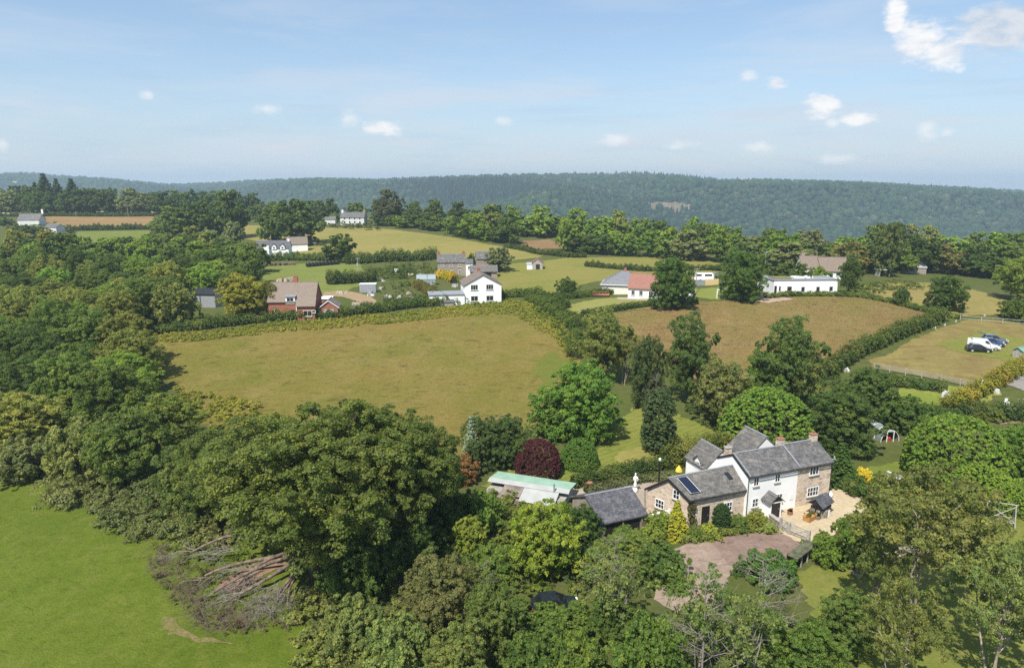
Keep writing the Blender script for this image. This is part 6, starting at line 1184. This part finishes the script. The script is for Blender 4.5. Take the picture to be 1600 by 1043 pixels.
# ------------------------------------------------------------------ cars
def car(name, P, rz, label, paint, van=False, estate=False, open_boot=False, L=4.2, Wd=1.75):
    t = thing(name, P, rz, label, 'van' if van else 'car'); hw = Wd / 2
    # body: stations along the length, each (x, half width, z of waist)
    if van: wai = [(0, .95), (.12, 1.05), (2.6, 1.05), (3.4, 1.0), (L - .15, .78), (L, .6)]
    else: wai = [(0, .78), (.1, .92), (1.0, .94), (2.9, .92), (L - .35, .76), (L, .56)]
    sec = []
    for x, zw in wai:
        e = .86 if x in (0, L) else 1.0; b_ = [(hw * .9 * e, .22), (hw * e, .42), (hw * e, zw * .75), (hw * .95 * e, zw)]; sec.append([(x, -y, z) for y, z in b_] + [(x, y, z) for y, z in b_[::-1]])
    m = MB(); n = len(sec[0])
    for s in sec: m.v += s
    for i in range(len(sec) - 1):
        for k in range(n): a = i * n; m.f.append((a + k, a + (k + 1) % n, a + n + (k + 1) % n, a + n + k))
    m.f.append(tuple(range(n))[::-1]); m.f.append(tuple(range((len(sec) - 1) * n, len(sec) * n))); body = m.build('body', paint, t)
    roofz = 1.85 if van else 1.46; b0, b1, r0, r1 = (.05, 3.35, .08, 2.45) if van else ((.25 if estate else .45), 3.05, .55 if estate else .85, 2.15)
    zb = .93; lo_ = [(b0, -hw * .93, zb), (b1, -hw * .93, zb), (b1, hw * .93, zb), (b0, hw * .93, zb)]; up = [(r0, -hw * .76, roofz), (r1, -hw * .76, roofz), (r1, hw * .76, roofz), (r0, hw * .76, roofz)]
    m = MB(); m.hexa(lo_, up); m.build('cabin_side' if van else 'glasshouse', paint if van else M['carglass'], t)
    m = MB(); m.slab([(r0 - .04, -hw * .78, roofz + .05), (r1 + .04, -hw * .78, roofz + .05), (r1 + .04, hw * .78, roofz + .05), (r0 - .04, hw * .78, roofz + .05)], .06); m.build('roof', paint, t)
    if van:
        m = MB(); m.poly([(2.47, -hw * .74, 1.8), (3.33, -hw * .88, 1.0), (3.36, -hw * .88, 1.02), (2.5, -hw * .74, 1.82)]); q = lambda u, v: (2.47 + (3.37 - 2.47) * u + .01, (-hw * .74 - hw * .14 * u) * (1 - 2 * v), 1.8 - .8 * u + .012)
        m = MB(); m.poly([q(.05, 0.02), q(.95, .02), q(.95, .98), q(.05, .98)]); m.build('windscreen', M['carglass'], t)
        for s in (-1, 1): m = MB(); m.poly([(2.0, s * (hw * .87 + .012), 1.15), (2.95, s * (hw * .9 + .012), 1.1), (2.45, s * (hw * .79 + .012), 1.7), (2.0, s * (hw * .79 + .012), 1.7)]); m.build('side_window', M['carglass'], t)
    else:
        for s in (-1, 1):
            m = MB()
            for x, xt in ((b0, r0), ((b0 + b1) / 2 - .1, (r0 + r1) / 2), (b1, r1)): m.tube([(x, s * hw * .935, zb), (xt, s * hw * .77, roofz)], .045, 4)
            m.build('pillar', paint, t)
    for x in (.78, L - .82):
        for s in (-1, 1):
            m = MB(); m.tube([(x, s * (hw - .2), .32), (x, s * (hw + .012), .32)], .32, 14); w = m.build('wheel', M['tyre'], t); m = MB(); m.tube([(x, s * (hw + .0), .32), (x, s * (hw + .025), .32)], .2, 10); m.build('rim', M['galv'], w)
    for s in (-1, 1): m = MB(); m.box(L - .2, L - .02, s * hw * .72 - .16, s * hw * .72 + .16, .5, .66); m.build('headlight', M['frame'], t); m = MB(); m.box(-.02, .06, s * hw * .75 - .1, s * hw * .75 + .1, .62, .85); m.build('tail_light', M['taillight'], t); m = MB(); m.box(b1 - .55, b1 - .4, s * (hw + .09) - .09, s * (hw + .09) + .09, .95, 1.08); m.build('mirror', paint, t)
    if open_boot: m = MB(); m.slab([(-.85, -hw * .8, roofz + .32), (r0, -hw * .8, roofz + .06), (r0, hw * .8, roofz + .06), (-.85, hw * .8, roofz + .32)], .07); m.build('tailgate', paint, t)
    return t
M['taillight'] = plain('tail_light_red', (.35, .02, .02), .3)
bk, wtp, blu, gry = carpaint('black_paint', (.012, .012, .014)), carpaint('white_paint', (.72, .72, .72)), carpaint('blue_paint', (.03, .06, .16)), carpaint('grey_paint', (.14, .15, .18))
car('parked_car', G(1509, 548), math.radians(-14), 'black car nearest in the paddock row', bk); v_ = car('parked_van', G(1517, 543), math.radians(-24), 'white van with its rear doors open between black and blue cars', wtp, van=True, L=4.6, Wd=1.85)
for s in (-1, 1): m = MB(); m.box(-.55, -.01, s * .86 - .03, s * .86 + .03, .5, 1.78); m.build('rear_door', wtp, v_)
car('parked_car', G(1529, 538), math.radians(-24), 'blue car behind the white van in the paddock', blu); car('parked_car', G(1534, 533), math.radians(-24), 'grey estate car with raised tailgate, farthest in the paddock row', gry, estate=True, open_boot=True)
car('parked_car', G(830, 957), math.radians(8), 'dark car half hidden under the bushes at the bottom', carpaint('navy_paint', (.016, .022, .03)))
P_ = G(155, 330); car('parked_car', P_, .05, 'pale car on the far left lane above the stubble strip', wtp)
# boat tarpaulin and odd things in right garden
tb = house('shed', 1597, 562, 20, 'green-roofed garden shed at the right edge beside the golden hedge', 'shed'); gable(tb, *box4(3.5, 2.6), 1.9, 1.9, 2.6, .5, 'greywood', 'greenroof', .2) if False else None
M['greenroof'] = plain('green_felt', srgb(110, 150, 130), .8); gable(tb, *box4(2.4, 1.8), 1.5, 1.5, 2.0, .5, 'greywood', 'greenroof', .15)
ch_ = house('garden_chair', 1573, 632, 2.0, 'white garden chair among the vegetable beds', 'chair'); m = MB(); m.box(-.25, .25, -.25, .25, .4, .45); m.build('seat', M['frame'], ch_); m = MB(); m.box(-.25, .25, .2, .25, .452, .95); m.build('backrest', M['frame'], ch_)
for x in (-.22, .22):
    for y in (-.22, .22): m = MB(); m.box(x - .025, x + .025, y - .025, y + .025, -.05, .398); m.build('leg', M['frame'], ch_)
for px, py, lab in ((1318, 578, 'white tarpaulin heap at the head of the paddock track'), (1478, 618, 'pale rock heap by the golden hedge'), (1552, 612, 'tan rubble pile behind the golden hedge'), (1445, 858, 'white bags seen through the gum tree'), (1398, 745, 'pale rubble beside the polytunnel path')): heap('rubble_heap', px, py, 1.6, .7, jm[0], lab, 'heap', 6)
for k, (px, py) in enumerate(((1460, 513), (1478, 509), (1494, 503), (1538, 494), (1566, 499))): heap('white_boulder', px, py, .5, .45, jm[0], '%s white boulder from the left along the paddock edge' % ORD[k], 'boulder', 3, 'white boulders along the paddock edge')
# far town on the ridge to the right
for k in range(12):
    px = 1508 + 8.2 * k; x = (px - 800) / FPX * 2950; y = 2950 + rng.uniform(-60, 60); o = thing('far_house', (x, y, ground_z(x, y) + 1), rng.uniform(-.5, .5), '%s pale house from the left in the far town on the ridge' % ORD[k], 'house', 'houses of the far town'); gable(o, *box4(rng.uniform(14, 22), 10), 7, 7, 12, .5, 'whitefar', 'slate', .3, z0=-4)
for k in range(5): P = (575 + 22 * k, 2075 + rng.uniform(-10, 60)); heap('quarry_rock', 0, 400, 1, 1, jm[0], '', 'rock', 1) if False else None

# ------------------------------------------------------------------ the limbs fallen from the huge tree
ft = thing('fallen_tree', G(468, 885), 0, 'fallen bare brown limbs fanned out on the ground below the huge tree', 'fallen tree')
r_ = np.random.default_rng(77); o_ = np.array(G(468, 885)); limbs = []; twigs = []
def gp_(px, py, z): q = G(px, py); return q - o_ + np.array([0, 0, z])
for s, e, z0, z1, rad in (((462, 880), (300, 880), 1.8, 1.2, .26), ((455, 890), (310, 915), 1.6, .6, .22), ((460, 890), (330, 935), 1.5, .5, .22), ((462, 895), (345, 950), 1.3, .4, .24), ((465, 900), (400, 950), 1.2, .5, .18), ((468, 905), (420, 965), 1.0, .4, .16), ((455, 885), (370, 925), 1.6, .6, .2), ((470, 870), (390, 850), 2.6, 2.2, .16), ((470, 865), (420, 835), 3.6, 3.4, .15), ((470, 905), (450, 960), 1.0, .3, .14)):
    p, q = gp_(*s, z0), gp_(*e, z1); rad *= .95; limbs.append((bend(p, q, r_, .07, 7), list(np.linspace(rad, rad * .35, 7)))); d = unit((q - p)[None])[0]
    for k in range(14):
        u = r_.uniform(.35, 1); out = []; nd = unit(d + r_.normal(size=3) * np.array([.45, .45, .15])); bare_branches(r_, p + (q - p) * u, nd, np.linalg.norm(q - p) * r_.uniform(.14, .26), rad * .16, 3, out, .4, -.06); twigs += out
link('limb', trunkmesh('limb', limbs, M['deadbrown']), ft); link('twigs', trunkmesh('twigs', twigs, M['dead']), ft)
br2 = thing('brushwood', G(300, 935), 0, 'grey tangle of dead twigs at the pasture end of the fallen limbs', 'brushwood'); o_ = np.array(G(300, 935)); tw = []
for k in range(260):
    a = k / 260; px = 245 + 130 * a + r_.uniform(-20, 20) + 60 * max(0, a - .5); py = 860 + 115 * min(1, a * 1.6) + r_.uniform(-14, 14) - 10 * max(0, a - .6); p = G(px, py) - o_; out = []; bare_branches(r_, p, unit(np.array([r_.normal() * .8 - .3, r_.normal() * .8, .5])), r_.uniform(.6, 1.3), .016, 3, out, .6, -.05); tw += out
link('twigs', trunkmesh('brush_twigs', tw, plain('grey_twigs', (.19, .14, .11), .9, .3, 2)), br2)
b3 = thing('brushwood', G(430, 960), 0, 'pale bleached twigs hanging at the right of the fallen limbs', 'brushwood'); o_ = np.array(G(430, 960)); tw = []
for k in range(60): p = G(395 + r_.uniform(0, 65), 935 + r_.uniform(0, 38)) - o_ + np.array([0, 0, r_.uniform(.3, 1.2)]); out = []; bare_branches(r_, p, unit(np.array([r_.normal() * .8 - .2, r_.normal() * .6, .1])), r_.uniform(.7, 1.4), .018, 3, out, .5, -.1); tw += out
link('twigs', trunkmesh('bleached_twigs', tw, M['dead']), b3)
# ------------------------------------------------------------------ air
hz = MB(); hz.box(-8000, 8000, -80, 6600, -175, 104)
hm = bpy.data.materials.new('air'); hm.use_nodes = True; hm.node_tree.nodes.clear(); hb = NB(hm.node_tree)
pv = hb.n('ShaderNodeVolumePrincipled', {'Color': (.68, .84, 1.0, 1), 'Density': .0002, 'Anisotropy': .2})
hb.n('ShaderNodeOutputMaterial', {'Volume': pv.outputs[0]})
hz.build('haze', hm, None, kind='stuff')

print('tris', sum(len(m.loops) - 2 * len(m.polygons) for m in bpy.data.meshes if m.users), 'objects', len(bpy.data.objects))
